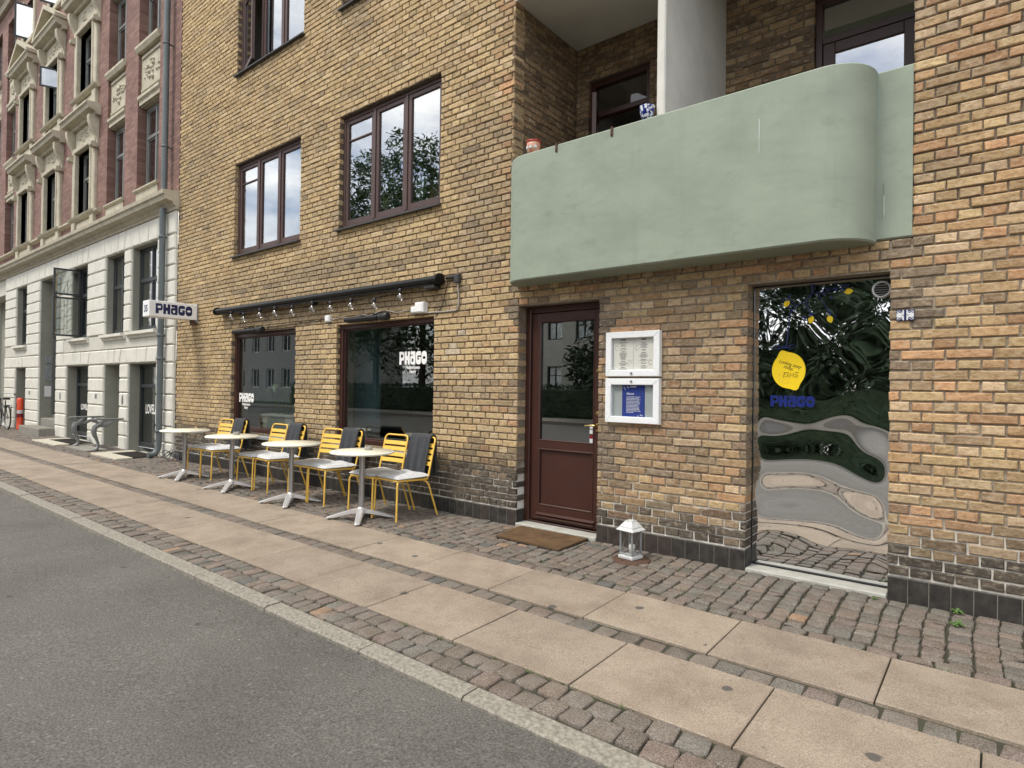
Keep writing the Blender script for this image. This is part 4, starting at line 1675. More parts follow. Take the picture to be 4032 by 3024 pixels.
# ================================================================== THINGS ON THE FACADE
# awning cassette
aw = empty('awning_cassette', (-7.68, -.09, 2.58), 'long black retracted awning cassette mounted above both shop windows', 'awning')
prof = []
for k in range(14):
    a = math.radians(-70 + 250 * k / 13)
    prof.append((-.105 - .068 * math.cos(a - PI / 2 + .2) * 1.0, 2.655 + .062 * math.sin(a - PI / 2 + .2)))
prof = [(-.012, 2.695), (-.05, 2.708), (-.09, 2.708), (-.125, 2.697), (-.147, 2.675), (-.152, 2.652), (-.144, 2.630), (-.118, 2.614), (-.08, 2.609), (-.045, 2.617), (-.012, 2.635)]
mb = MB()
mb.prism(prof, lambda u, v, d: (d, u, v), -10.36, -5.02, smooth=True)
obj('cover', mb, 'black', aw)
mb = MB()
mb.prism([(-.045, 2.617), (-.08, 2.609), (-.118, 2.614), (-.122, 2.598), (-.08, 2.594), (-.05, 2.600)], lambda u, v, d: (d, u, v), -10.33, -5.05, smooth=True)
obj('front_rail', mb, 'blackplastic', aw)
for xa, xb in ((-10.385, -10.36), (-5.02, -4.985)):
    mb = MB()
    big = [(u * 1.10 - .002, 2.66 + (v - 2.66) * 1.35) for u, v in prof]
    mb.prism(big, lambda u, v, d: (d, u, v), xa, xb)
    obj('end_cap', mb, 'black', aw)
for x in (-9.7, -7.6, -5.12):
    mb = MB()
    mb.bev(x - .05, x + .05, -.03, .004, 2.565, 2.73)
    obj('bracket', mb, 'black', aw)
mb = MB()
mb.bev(-5.20, -5.02, -.15, -.05, 2.555, 2.585)
obj('gear_box', mb, 'blackplastic', aw)

# festoon lights
BUL = [(-9.822, 2.566), (-9.416, 2.51), (-8.912, 2.543), (-8.477, 2.541), (-8.004, 2.522), (-7.494, 2.54), (-7.057, 2.51), (-6.606, 2.508), (-6.122, 2.475), (-5.634, 2.547)]
fl = empty('festoon_light_string', (-7.7, -.12, 2.5), 'string of clear bulbs hanging below the black awning cassette', 'string lights')
pts = [(-10.1, -.10, 2.60)]
for i, (x, z) in enumerate(BUL):
    pts.append((x, -.12, z + .055))
    if i + 1 < len(BUL):
        nx_, nz_ = BUL[i + 1]
        pts.append(((x + nx_) / 2, -.12, (z + nz_) / 2 + .050))
pts.append((-5.25, -.11, 2.60))
mb = MB()
mb.tube(pts, .004, 6)
obj('wire', mb, 'blackplastic', fl)
for x, z in BUL:
    tl = rnd.uniform(-.01, .01)
    mb = MB()
    mb.lathe([(.012, z + .062), (.023, z + .055), (.023, z + .008), (.018, z + .0)][::-1], 12, (x, -.12, 0))
    so = obj('socket', mb, 'blackplastic', fl)
    mb = MB()
    bp = [(.014, z + .006), (.020, z - .004), (.036, z - .026), (.042, z - .050), (.037, z - .074), (.020, z - .090), (.002, z - .094)]
    mb.lathe(bp[::-1], 14, (x, -.12, 0))
    bo = obj('bulb', mb, 'bulbglass', fl)
    mb = MB()
    mb.tube([(x - .005, -.12, z), (x - .009, -.12, z - .035), (x, -.12, z - .047), (x + .009, -.12, z - .035), (x + .005, -.12, z)], .0018, 5)
    obj('filament', mb, 'brass', fl)

# infrared heaters over the two shop windows
def heater(xa, xb, z, label):
    h = empty('patio_heater', ((xa + xb) / 2, -.1, z), label, 'heater', 'infrared heaters over the shop windows')
    mb = MB()
    mb.prism([(-.145, z - .028), (-.155, z + .005), (-.13, z + .034), (-.09, z + .040), (-.055, z + .022), (-.05, z - .012)], lambda u, v, d: (d, u, v), xa, xb - .17, smooth=True)
    obj('body', mb, 'black', h)
    mb = MB()
    mb.lathe([(.036, xb - .17), (.046, xb - .165), (.046, xb - .10)], 18, (0, -.10, z + .004), axis='x')
    mb.lathe([(.040, xb - .10), (.049, xb - .085), (.049, xb - .01), (.042, xb)], 18, (0, -.10, z + .004), axis='x')
    obj('end_housing', mb, 'blackplastic', h)
    mb = MB()
    mb.box(xa + .03, xb - .2, -.128, -.075, z - .036, z - .026)
    obj('grille', mb, 'darkpit', h)
    for xx in (xa + .3, xa + .55):
        mb = MB()
        mb.bev(xx - .015, xx + .015, -.10, .006, z + .03, z + .055)
        mb.bev(xx - .02, xx + .02, -.012, .006, z + .0, z + .075)
        obj('bracket', mb, 'black', h)


heater(-9.74, -8.86, 2.275, 'black infrared heater over the narrower view into the planter window')
heater(-6.72, -5.88, 2.285, 'black infrared heater over the window beside the junction boxes')

# junction boxes, plug, cables
def jbox(x0, x1, z0, z1, d, label, mat='white'):
    b0 = empty('junction_box', ((x0 + x1) / 2, 0, z0), label, 'junction box')
    mb = MB()
    mb.bev(x0, x1, -d, .006, z0, z1, r=.008)
    obj('housing', mb, mat, b0)
    mb = MB()
    mb.bev(x0 + .012, x1 - .012, -d - .005, -d + .002, z0 + .012, z1 - .012, r=.003)
    obj('lid', mb, mat, b0)
    mb = MB()
    cx = (x0 + x1) / 2
    mb.lathe([(.007, z0 - .014), (.007, z0 + .004)], 10, (cx, -d * .5, 0))
    obj('cable_gland', mb, 'cable', b0)


jbox(-7.31, -7.20, 2.305, 2.395, .045, 'small white junction box between the two shop windows')
jbox(-5.53, -5.435, 2.305, 2.385, .05, 'smaller white junction box touching the twin socket box')
jbox(-5.43, -5.28, 2.300, 2.425, .075, 'larger white box above the corner of the shop window')
pb = empty('plug_socket', (-4.76, 0, 2.60), 'dark outdoor socket with plug at the end of the awning', 'socket')
mb = MB()
mb.bev(-4.80, -4.735, -.06, .006, 2.60, 2.70, r=.008)
obj('housing', mb, 'chain', pb)
mb = MB()
mb.bev(-4.95, -4.80, -.05, -.01, 2.655, 2.69, r=.008)
obj('plug', mb, 'blackplastic', pb)


def cable(pts, r, mat, label):
    mb = MB()
    mb.tube(pts, r, 6)
    tag(obj('cable', mb, mat), label, 'cable')


yc = -.010
cable([(-4.765, yc - .02, 2.60), (-4.765, yc, 2.45), (-4.766, yc, 2.345), (-4.778, yc, 2.31), (-4.80, yc, 2.295), (-5.0, yc, 2.292), (-5.29, yc, 2.300)], .010, 'cable', 'pale conduit from the outdoor socket down to the larger white box')
pts = [(-5.53, yc - .01, 2.345)]
for i in range(1, 22):
    x = -5.53 - i * .077
    pts.append((x, yc - (.006 if i % 3 == 0 else 0), 2.342 + .012 * math.sin(i * 1.1) + (.03 * math.sin((i - 3) / 8 * PI) if 3 < i < 11 else 0)))
pts.append((-7.20, yc - .01, 2.355))
cable(pts, .007, 'cable', 'wavy pale cable between the white junction boxes')
pts = [(-7.31, yc - .01, 2.345)]
for i in range(1, 22):
    x = -7.31 - i * .076
    pts.append((x, yc - .002, 2.343 + .006 * math.sin(i * 1.7) - .0012 * i))
pts.append((-8.98, -.05, 2.300))
cable(pts, .006, 'blackplastic', 'dark cable from the small junction box to the planter-window heater')
cable([(-4.93, -.02, 2.665), (-4.95, yc, 2.60), (-4.99, yc, 2.48), (-5.02, yc, 2.38), (-5.08, yc, 2.30), (-5.14, yc, 2.235)], .004, 'darkpit', 'thin brown wire dropping from the plug to the window corner')

# projecting sign
sg = empty('projecting_sign', (-11.45, 0, 2.70), 'white projecting box sign with navy lettering at the corner of the brick building', 'sign')
mb = MB()
mb.bev(-11.575, -11.30, -.815, -.02, 2.570, 2.850, r=.008)
obj('light_box', mb, 'white', sg)
mb = MB()
mb.bev(-11.56, -11.315, -.03, .01, 2.53, 2.86, r=.004)
obj('wall_plate', mb, 'steel', sg)
mb = MB()
mb.bev(-11.42, -11.34, -.10, .008, 2.49, 2.57, r=.004)
obj('bracket', mb, 'rust', sg)
logo(sg, 'navy', 0, 0, 0.605, 0.175, face=FACE_E, pos0=(-11.2985, -.712, 2.628), depth=.001)
place_flat('number', text_mesh('35', .16, .001, offset=.004), 'navy', sg, (-11.4375, -.8165, 2.655), FACE_S)

# menu cases
def case(x0, x1, z0, z1, label):
    c = empty('menu_case', ((x0 + x1) / 2, 0, z0), label, 'menu case')
    w = .058
    mb = MB()
    for q in range(4):
        if q == 0:
            poly = [(x0, z0), (x1, z0), (x1 - w, z0 + w), (x0 + w, z0 + w)]
        elif q == 1:
            poly = [(x1, z0), (x1, z1), (x1 - w, z1 - w), (x1 - w, z0 + w)]
        elif q == 2:
            poly = [(x1, z1), (x0, z1), (x0 + w, z1 - w), (x1 - w, z1 - w)]
        else:
            poly = [(x0, z1), (x0, z0), (x0 + w, z0 + w), (x0 + w, z1 - w)]
        g = .0006
        cx, cz = sum(p[0] for p in poly) / 4, sum(p[1] for p in poly) / 4
        poly = [(cx + (a - cx) * (1 - g), cz + (b2 - cz) * (1 - g)) for a, b2 in poly]
        mb.pyrblock(poly, lambda u, v, d: (u, -d, v), 0.0, .052, .005)
    obj('frame', mb, 'whitemetal', c)
    mb = MB()
    mb.box(x0 + .01, x1 - .01, -.012, .006, z0 + .01, z1 - .01)
    obj('back_panel', mb, 'felt', c)
    mb = MB()
    mb.box(x0 + w - .005, x1 - w + .005, -.036, -.033, z0 + w - .005, z1 - w + .005)
    obj('pane', mb, 'glass', c)
    return c


def keyhole(c, x, z):
    mb = MB()
    mb.lathe([(.010, -.060), (.011, -.056), (.011, -.05)], 14, (x, 0, z), axis='y')
    obj('lock', mb, 'castiron', c)


MX0, MX1 = -2.834, -2.300
c1 = case(MX0, MX1, 1.540, 1.944, 'white wall-mounted menu case holding two pale printed pages')
keyhole(c1, -2.567, 1.567)
for i in range(2):
    xa = MX0 + .064 + i * .203
    mb = MB()
    mb.box(xa, xa + .200, -.0165, -.0125, 1.596, 1.888)
    pg = obj('page', mb, 'paper', c1)
    cx = xa + .1
    logo(c1, 'ink', 0, 0, .052, .014, pos0=(cx - .026, -.017, 1.866), names='printed_letter', depth=.0003)
    mb = MB()
    z = 1.852
    while z > 1.605:
        if rnd.random() < .28:
            z -= .010
            wd = rnd.uniform(.018, .026)
            mb.box(cx - wd, cx + wd, -.0172, -.0164, z - .005, z)
            z -= .012
        else:
            wd = rnd.uniform(.022, .045)
            mb.box(cx - wd, cx + wd, -.0172, -.0164, z - .0022, z)
            z -= .0062
    obj('printed_lines', mb, 'ink', c1)
    mb = MB()
    for (sx, sz) in ((.035, 1.80), (.165, 1.665)):
        for k in range(5):
            a = k * 1.1 + i
            px, pz = xa + sx + .016 * math.cos(a), sz + .022 * math.sin(a)
            mb.lathe([(.004, -.0171), (.004, -.0164)], 8, (px, 0, pz), axis='y')
        mb.tube([(xa + sx + .016 * math.cos(k * .5 + i), -.0166, sz + .022 * math.sin(k * .5 + i)) for k in range(9)], .0009, 4)
    obj('printed_sprig', mb, 'castiron', c1)
c2 = case(MX0, MX1, 1.119, 1.521, 'white wall-mounted notice case holding one blue About sheet')
keyhole(c2, -2.567, 1.494)
mb = MB()
mb.box(-2.675, -2.452, -.0165, -.0125, 1.176, 1.466)
obj('page', mb, 'bluepaper', c2)
logo(c2, 'inkwhite', 0, 0, .058, .016, pos0=(-2.592, -.017, 1.440), names='printed_letter', depth=.0003)
place_flat('printed_heading', text_mesh('About', .030, .0003, align='LEFT', offset=.0004), 'inkwhite', c2, (-2.632, -.017, 1.375))
mb = MB()
z = 1.358
for k in range(12):
    wd = rnd.uniform(.118, .142) if k < 11 else .07
    x = -2.632
    while x < -2.632 + wd:
        l = rnd.uniform(.008, .026)
        mb.box(x, min(x + l, -2.632 + wd), -.0172, -.0164, z - .0052, z)
        x += l + .003
    z -= .0126
obj('printed_lines', mb, 'inkwhite', c2)
mb = MB()
for (px, pz) in ((-2.655, 1.440), (-2.645, 1.425), (-2.625, 1.445), (-2.612, 1.44), (-2.49, 1.195), (-2.475, 1.19), (-2.515, 1.185)):
    mb.lathe([(.0055, -.0172), (.0055, -.0164)], 8, (px, 0, pz), axis='y')
obj('printed_sprig', mb, 'inkwhite', c2)

# flag plaque
pq = empty('flag_plaque', (-.507, 0, 1.92), 'small blue and white enamel plaque in the pattern of a crossed flag', 'plaque')
mb = MB()
mb.bev(-.560, -.453, -.010, .004, 1.921, 1.997, r=.004)
obj('plate', mb, 'navy', pq)
mb = MB()
fx = lambda u, v, d: (u, -d, v)
X0, X1, Z0, Z1 = -.557, -.456, 1.924, 1.994
cx, cz = (X0 + X1) / 2, (Z0 + Z1) / 2
for (ax, az, bx, bz) in ((X0, Z0, X1, Z1), (X0, Z1, X1, Z0)):
    dv = Vector((bx - ax, bz - az)).normalized()
    nv = Vector((-dv.y, dv.x)) * .0045
    for off in (-.0075, .0075):
        o2 = Vector((-dv.y, dv.x)) * off
        q = [Vector((ax, az)) + dv * .004 + o2 - nv * .8, Vector((bx, bz)) - dv * .004 + o2 - nv * .8, Vector((bx, bz)) - dv * .004 + o2 + nv * .8, Vector((ax, az)) + dv * .004 + o2 + nv * .8]
        q = [(min(max(p.x, X0), X1), min(max(p.y, Z0), Z1)) for p in q]
        mb.prism(q, fx, .009, .0112)
mb.box(X0, X1, -.0118, -.009, cz - .014, cz + .014)
mb.box(cx - .016, cx + .016, -.0122, -.009, Z0, Z1)
obj('white_cross', mb, 'inkwhite', pq)
mb = MB()
mb.box(cx - .007, cx + .007, -.0130, -.012, Z0, Z1)
mb.box(X0 + .03, X1 - .03, -.0127, -.0115, cz - .002, cz + .002)
obj('blue_bar', mb, 'navy', pq)

# ================================================================== THINGS ON THE GROUND
# doormat
mb = MB()
n = 14
vs, fs = [], []
mpts = [(-3.80, -.055), (-3.000, -.045), (-3.005, -.535), (-3.745, -.500)]
mb.prism([(-3.80, -.055), (-3.745, -.500), (-3.005, -.535), (-3.000, -.045)][::1], lambda u, v, d: (u, v, gz(v) + d), .002, .020)
mt = empty('doormat', (-3.39, -.28, 0), 'brown coir doormat lying in front of the maroon entrance door', 'doormat')
obj('coir', mb, 'coir', mt)
mb = MB()
mb.prism([(-3.806, -.050), (-3.752, -.505), (-2.998, -.541), (-2.993, -.040)], lambda u, v, d: (u, v, gz(v) + d), -.002, .006)
obj('rubber_edge', mb, 'rubber', mt)

# lantern on a rusty cover
cv = empty('ground_cover_plate', (-2.40, -.33, gz(-.33)), 'rusty round iron cover plate sunk in the setts under the lantern', 'cover plate')
mb = MB()
mb.lathe([(.16, -.02), (.16, .004), (.150, .010), (.140, .006), (.0, .007)], 28)
obj('disc', mb, 'rust', cv, False)
for a in (0.4, 2.2, 4.4):
    mb = MB()
    mb.bev(.10 * math.cos(a) - .012, .10 * math.cos(a) + .012, .10 * math.sin(a) - .008, .10 * math.sin(a) + .008, .005, .012, r=.002)
    obj('lug', mb, 'rust', cv, False)
ln = empty('lantern', (-2.415, -.315, gz(-.315) + .008), 'small white metal candle lantern standing on the rusty round plate', 'lantern', rotz=-.18)
s = .075
mb = MB()
mb.bev(-s, s, -s, s, 0, .026, r=.004)
mb.bev(-s + .012, s - .012, -s + .012, s - .012, .026, .034, r=.003)
obj('base', mb, 'lanternpaint', ln, False)
for sx in (-1, 1):
    for sy in (-1, 1):
        mb = MB()
        x, y = sx * (s - .016), sy * (s - .016)
        mb.bev(x - .007, x + .007, y - .007, y + .007, .034, .235, r=.002)
        obj('post', mb, 'steel', ln, False)
mb = MB()
for z in (.036, .226):
    for sy in (-1, 1):
        mb.bev(-s + .02, s - .02, sy * (s - .016) - .005, sy * (s - .016) + .005, z, z + .010, r=.002)
        mb.bev(sy * (s - .016) - .005, sy * (s - .016) + .005, -s + .02, s - .02, z, z + .010, r=.002)
obj('rails', mb, 'steel', ln, False)
for k, (nx2, ny2) in enumerate(((0, -1), (1, 0), (0, 1), (-1, 0))):
    mb = MB()
    h2 = s - .022
    c = s - .017
    if nx2 == 0:
        mb.box(-h2, h2, ny2 * c - .001, ny2 * c + .001, .045, .226)
    else:
        mb.box(nx2 * c - .001, nx2 * c + .001, -h2, h2, .045, .226)
    obj('pane', mb, 'glass', ln, False)
for sx in (-1, 1):
    mb = MB()
    h2 = s - .022
    for a, b2 in ((-1, 1), (1, -1)):
        mb.tube([(sx * (s - .012), a * h2, .045), (sx * (s - .012), b2 * h2, .228)], .0022, 5)
    obj('cross_wire', mb, 'castiron', ln, False)


def frustum(mb, a, za, b2, zb):
    vs = [(-a, -a, za), (a, -a, za), (a, a, za), (-a, a, za), (-b2, -b2, zb), (b2, -b2, zb), (b2, b2, zb), (-b2, b2, zb)]
    mb.add(vs, [(3, 2, 1, 0), (4, 5, 6, 7), (0, 1, 5, 4), (1, 2, 6, 5), (2, 3, 7, 6), (3, 0, 4, 7)])


mb = MB()
frustum(mb, .088, .236, .088, .240)
frustum(mb, .088, .240, .066, .262)
frustum(mb, .068, .262, .068, .267)
frustum(mb, .066, .267, .038, .306)
frustum(mb, .036, .306, .034, .316)
obj('roof', mb, 'lanternpaint', ln, False)
mb = MB()
mb.tube([(-.030, 0, .308), (-.031, 0, .345), (-.012, 0, .372), (0, 0, .380), (.012, 0, .372), (.031, 0, .345), (.030, 0, .308)], .0022, 6)
obj('handle', mb, 'castiron', ln, False)
mb = MB()
mb.lathe([(.0, .036), (.026, .036), (.026, .105), (.022, .118), (.008, .108), (.0, .108)], 18, (.016, -.004, 0))
cn = obj('candle', mb, 'wax', None)
cn.matrix_world = Matrix.Translation((-2.415, -.315, gz(-.315) + .008)) @ Matrix.Rotation(-.18, 4, 'Z')
tag(cn, 'short white pillar candle standing inside the lantern', 'candle')

# ------------------------------------------------------------------ café tables
def cafe_table():
    t = empty('cafe_table', (0, 0, 0))
    R = .345
    mb = MB()
    mb.lathe([(0, .705), (R - .02, .705), (R - .004, .712), (R - .001, .722), (R - .006, .730), (R - .016, .7325)], 48)
    obj('table_rim', mb, 'tablerim', t, False)
    mb = MB()
    mb.lathe([(R - .015, .7300), (R - .0155, .7338), (0, .7342)], 48)
    obj('table_top', mb, 'tabletop', t, False)
    mb = MB()
    mb.lathe([(.031, .10), (.031, .700)], 8)
    mb.lathe([(.12, .694), (.12, .7055)], 16)
    obj('column', mb, 'alubrushed', t, False)
    mb = MB()
    mb.lathe([(.060, .060), (.058, .092), (.046, .112), (.034, .125)], 20)
    obj('hub', mb, 'alu', t, False)
    for k in range(4):
        a = PI / 4 + k * PI / 2
        ca, sa = math.cos(a), math.sin(a)
        rows = [(.02, .118, .046, .050), (.10, .102, .040, .046), (.20, .074, .034, .036), (.30, .042, .031, .026), (.355, .024, .027, .015), (.368, .016, .018, .008)]
        mb = MB()
        vs = []
        for (r, zt, hw, th) in rows:
            for (wq, zq) in ((-1, -th), (-1, -.006), (-.55, 0.0), (.55, 0.0), (1, -.006), (1, -th)):
                x, y = r, wq * hw
                vs.append((x * ca - y * sa, x * sa + y * ca, zt + zq))
        fs = []
        for i in range(len(rows) - 1):
            for j in range(6):
                l = (j + 1) % 6
                fs.append((i * 6 + j, (i + 1) * 6 + j, (i + 1) * 6 + l, i * 6 + l))
        fs.append(tuple(range(30, 36)))
        mb.add(vs, fs, smooth=False)
        lg = obj('leg', mb, 'alu', t, False)
        mb = MB()
        mb.lathe([(.014, 0.0), (.017, .003), (.017, .014), (.012, .018)], 12, (.338 * ca, .338 * sa, 0))
        obj('foot', mb, 'rubber', lg, False)
    return t


T_LAB = ['round cream café table without ashtray, the one by the white townhouse', 'round cream café table with ashtray, second from the white townhouse',
         'round cream café table without ashtray, standing between two tables with ashtrays', 'round cream café table with ashtray, the one next to the maroon door']
T_POS = [(-9.71, -.86, .10), (-8.23, -.86, .04), (-6.745, -.855, .06), (-5.385, -.835, .02)]
tb = cafe_table()
for i, (x, y, r) in enumerate(T_POS):
    o = tb if i == 0 else copy_tree(tb)
    o.location = (x, y, gz(y) + .001)
    o.rotation_euler = (0, 0, r)
    tag(o, T_LAB[i], 'table', 'café tables in a row on the pavement')
for (x, y, k) in ((-8.27, -.78, 1), (-5.40, -.74, 3)):
    a = empty('ashtray', (x, y, gz(T_POS[k][1]) + .735), ('small glass ashtray on the second table from the white townhouse', 'small glass ashtray on the table next to the maroon door')[k == 3], 'ashtray', 'ashtrays on the café tables')
    mb = MB()
    mb.lathe([(.040, 0.0), (.043, .004), (.043, .038), (.036, .040), (.033, .012), (0, .010)], 18)
    obj('bowl', mb, simple('ashtray_glass', (0.34, 0.33, 0.29), .2) if k == 1 else bpy.data.materials['ashtray_glass'], a, False)
    for q in range(4):
        b0 = q * PI / 2 + .4
        mb = MB()
        mb.bev(.039 * math.cos(b0) - .006, .039 * math.cos(b0) + .006, .039 * math.sin(b0) - .006, .039 * math.sin(b0) + .006, .032, .046, r=.002)
        obj('rest', mb, bpy.data.materials['ashtray_glass'], a, False)

# ------------------------------------------------------------------ chairs (local: faces -Y, origin on the ground under the seat centre)
def arc(p, c, q, n=5):
    P, C_, Q = Vector(p), Vector(c), Vector(q)
    return [tuple(P * (1 - t) ** 2 + C_ * 2 * t * (1 - t) + Q * t * t) for t in [k / n for k in range(n + 1)]]


def chair():
    c = empty('slatted_chair', (0, 0, 0))
    r = .0105
    W = .192
    ys, yb = -.235, .185          # seat front and rear
    # seat ring
    mb = MB()
    ring = [(-W + .03, ys, .425), (W - .03, ys, .425)] + arc((W - .03, ys, .425), (W, ys, .425), (W, ys + .03, .425))[1:] + [(W, yb - .04, .412)] + \
        [(W - .01, yb, .410), (-W + .01, yb, .410), (-W, yb - .04, .412)] + arc((-W, ys + .03, .425), (-W, ys, .425), (-W + .03, ys, .425))[:-1]
    mb.tube(ring, r, 8, closed=True)
    obj('seat_frame', mb, 'yellow', c, False)
    for k in range(5):
        y = ys + .055 + k * .075
        box_obj('seat_slat', 'yellow', c, -W + .006, W - .006, y - .027, y + .027, .424 - k * .002, .430 - k * .002, r=.002, world=False)
    for s in (-1, 1):
        mb = MB()
        mb.tube(arc((s * (W - .03), ys + .035, .418), (s * (W + .006), ys + .002, .425), (s * (W + .006), ys - .002, .370)) + [(s * (W + .010), ys - .012, .0)], r, 8)
        obj('leg', mb, 'yellow', c, False)
        mb = MB()
        mb.tube(arc((s * (W - .03), yb - .09, .408), (s * W, yb - .03, .412), (s * (W + .004), yb + .005, .345)) + [(s * (W + .014), yb + .125, .0)], r, 8)
        obj('leg', mb, 'yellow', c, False)
    # back hoop
    zt, yt = .862, yb + .105
    lean = lambda z: yb - .005 + (z - .42) / (zt - .42) * (yt - yb)
    mb = MB()
    pts = [(-W, yb - .06, .413)] + arc((-W, yb - .04, .414), (-W, yb - .004, .418), (-W, lean(.47), .47))[1:] + [(-W + .002, lean(.80), .80)] + \
        arc((-W + .002, lean(.81), .81), (-W + .004, yt, zt), (-W + .06, yt, zt))[0:]
    pts += [(-x, y, z) for x, y, z in pts[::-1]]
    mb.tube(pts, r, 8)
    obj('back_frame', mb, 'yellow', c, False)
    for k in range(4):
        z = .772 - k * .066
        m1 = MB()
        n = 8
        for i in range(n):
            for sgn in (0,):
                xa, xb = -W + .004 + (2 * W - .008) * i / n, -W + .004 + (2 * W - .008) * (i + 1) / n
                bow = lambda x: .012 * (1 - (x / W) ** 2)
                for (y0, y1) in ((-.004, .004),):
                    pa = [(xa, lean(z - .022) + bow(xa) + y0, z - .022), (xa, lean(z + .022) + bow(xa) + y0, z + .022), (xa, lean(z + .022) + bow(xa) + y1, z + .022), (xa, lean(z - .022) + bow(xa) + y1, z - .022)]
                    pb2 = [(xb, lean(z - .022) + bow(xb) + y0, z - .022), (xb, lean(z + .022) + bow(xb) + y0, z + .022), (xb, lean(z + .022) + bow(xb) + y1, z + .022), (xb, lean(z - .022) + bow(xb) + y1, z - .022)]
                    m1.add(pa + pb2, [(j, (j + 1) % 4, 4 + (j + 1) % 4, 4 + j) for j in range(4)], smooth=False)
        obj('back_slat', m1, 'yellow', c, False)
    return c


def cushion_mesh(seed):
    rr = random.Random(seed)
    mb = MB()
    n = 14
    W, D = .216, .230
    for sgn in (1, -1):
        vs = []
        for j in range(n + 1):
            for i in range(n + 1):
                u, v = 2 * i / n - 1, 2 * j / n - 1
                e = max(abs(u), abs(v))
                k = (1 - abs(u) ** 6) * (1 - abs(v) ** 6)
                rc = 1 - .035 * (abs(u) * abs(v)) ** 2
                h = .036 * (max(0, k) ** .45)
                if sgn > 0:
                    h += .006 * math.sin(5 * u + seed) * k + .005 * math.sin(4 * v + 1.3 * seed + u * 2) * k + rr.uniform(-.0015, .0015)
                    h -= .010 * math.exp(-((u * u + v * v) / .02))
                vs.append((u * W * rc, v * D * rc, .022 + sgn * h * (1.0 if sgn > 0 else .7)))
        fs = []
        for j in range(n):
            for i in range(n):
                a = j * (n + 1) + i
                f = (a, a + 1, a + n + 2, a + n + 1)
                fs.append(f if sgn > 0 else f[::-1])
        mb.add(vs, fs, smooth=True)
    return mb.mesh('cushion', 'cushion')


def throw_mesh(seed):
    """blanket folded over the top of the backrest, chair-local coordinates"""
    rr = random.Random(seed)
    W, yb, zt = .192, .185, .862
    yt = yb + .105
    x0, x1 = -.205 + .02 * rr.random(), .172 - .045 * rr.random()
    path = []
    zf = .435 + .05 * rr.random()
    for k in range(16):
        z = zf + (zt - zf) * k / 15
        path.append((yb - .005 + (z - .42) / (zt - .42) * (yt - yb) - .030, z))
    path += [(yt - .026, zt + .014), (yt - .010, zt + .024), (yt + .012, zt + .026), (yt + .030, zt + .016), (yt + .042, zt - .01)]
    for k in range(1, 14):
        z = zt - .01 - .032 * k
        path.append((yt + .046 + .004 * k * .5, z))
    n = 22
    mb = MB()
    outer, inner = [], []
    L_ = len(path)
    for j, (y, z) in enumerate(path):
        front = j < 16
        dn = 1 - j / 15 if front else (j - 20) / (L_ - 20) if j > 20 else 0
        dn = max(0, dn)
        for i in range(n + 1):
            u = i / n
            x = x0 + (x1 - x0) * u + .012 * dn * math.sin(seed + 3 * u)
            wv = (.015 * math.sin(u * 15 + seed) + .009 * math.sin(u * 31 + 2 * seed + z * 5)) * (.25 + dn)
            d = -1 if front else 1
            th = .009
            zz = z + (.012 * math.sin(u * 5 + seed) if dn > .85 else 0)
            if j in (16, 17, 18, 19, 20):
                outer.append((x, y + (j - 18) * .004, zz + .006 + wv * .4))
                inner.append((x, y, zz - .004 + wv * .4))
            else:
                outer.append((x, y + d * (th + wv), zz))
                inner.append((x, y + wv * d, zz))
    fs = []
    for j in range(L_ - 1):
        for i in range(n):
            a = j * (n + 1) + i
            fs.append((a, a + 1, a + n + 2, a + n + 1))
    mb.add(outer, fs, smooth=True)
    mb.add(inner, [f[::-1] for f in fs], smooth=True)
    # side hems
    for i in (0, n):
        vs = []
        for j in range(L_):
            vs += [outer[j * (n + 1) + i], inner[j * (n + 1) + i]]
        mb.add(vs, [(2 * j, 2 * j + 1, 2 * j + 3, 2 * j + 2) for j in range(L_ - 1)])
    me = mb.mesh('throw_blanket', 'throw')
    fm = MB()
    for j, s in ((0, -1), (L_ - 1, 1)):
        for i in range(n * 3):
            u = i / (n * 3)
            a = outer[j * (n + 1) + min(n, int(u * n))]
            x = x0 + (x1 - x0) * u
            fm.tube([(x, a[1], a[2] + .004), (x + rr.uniform(-.006, .006), a[1] + s * .003, a[2] - rr.uniform(.02, .035))], .0013, 4, caps=False)
    return me, fm.mesh('fringe', 'throw')


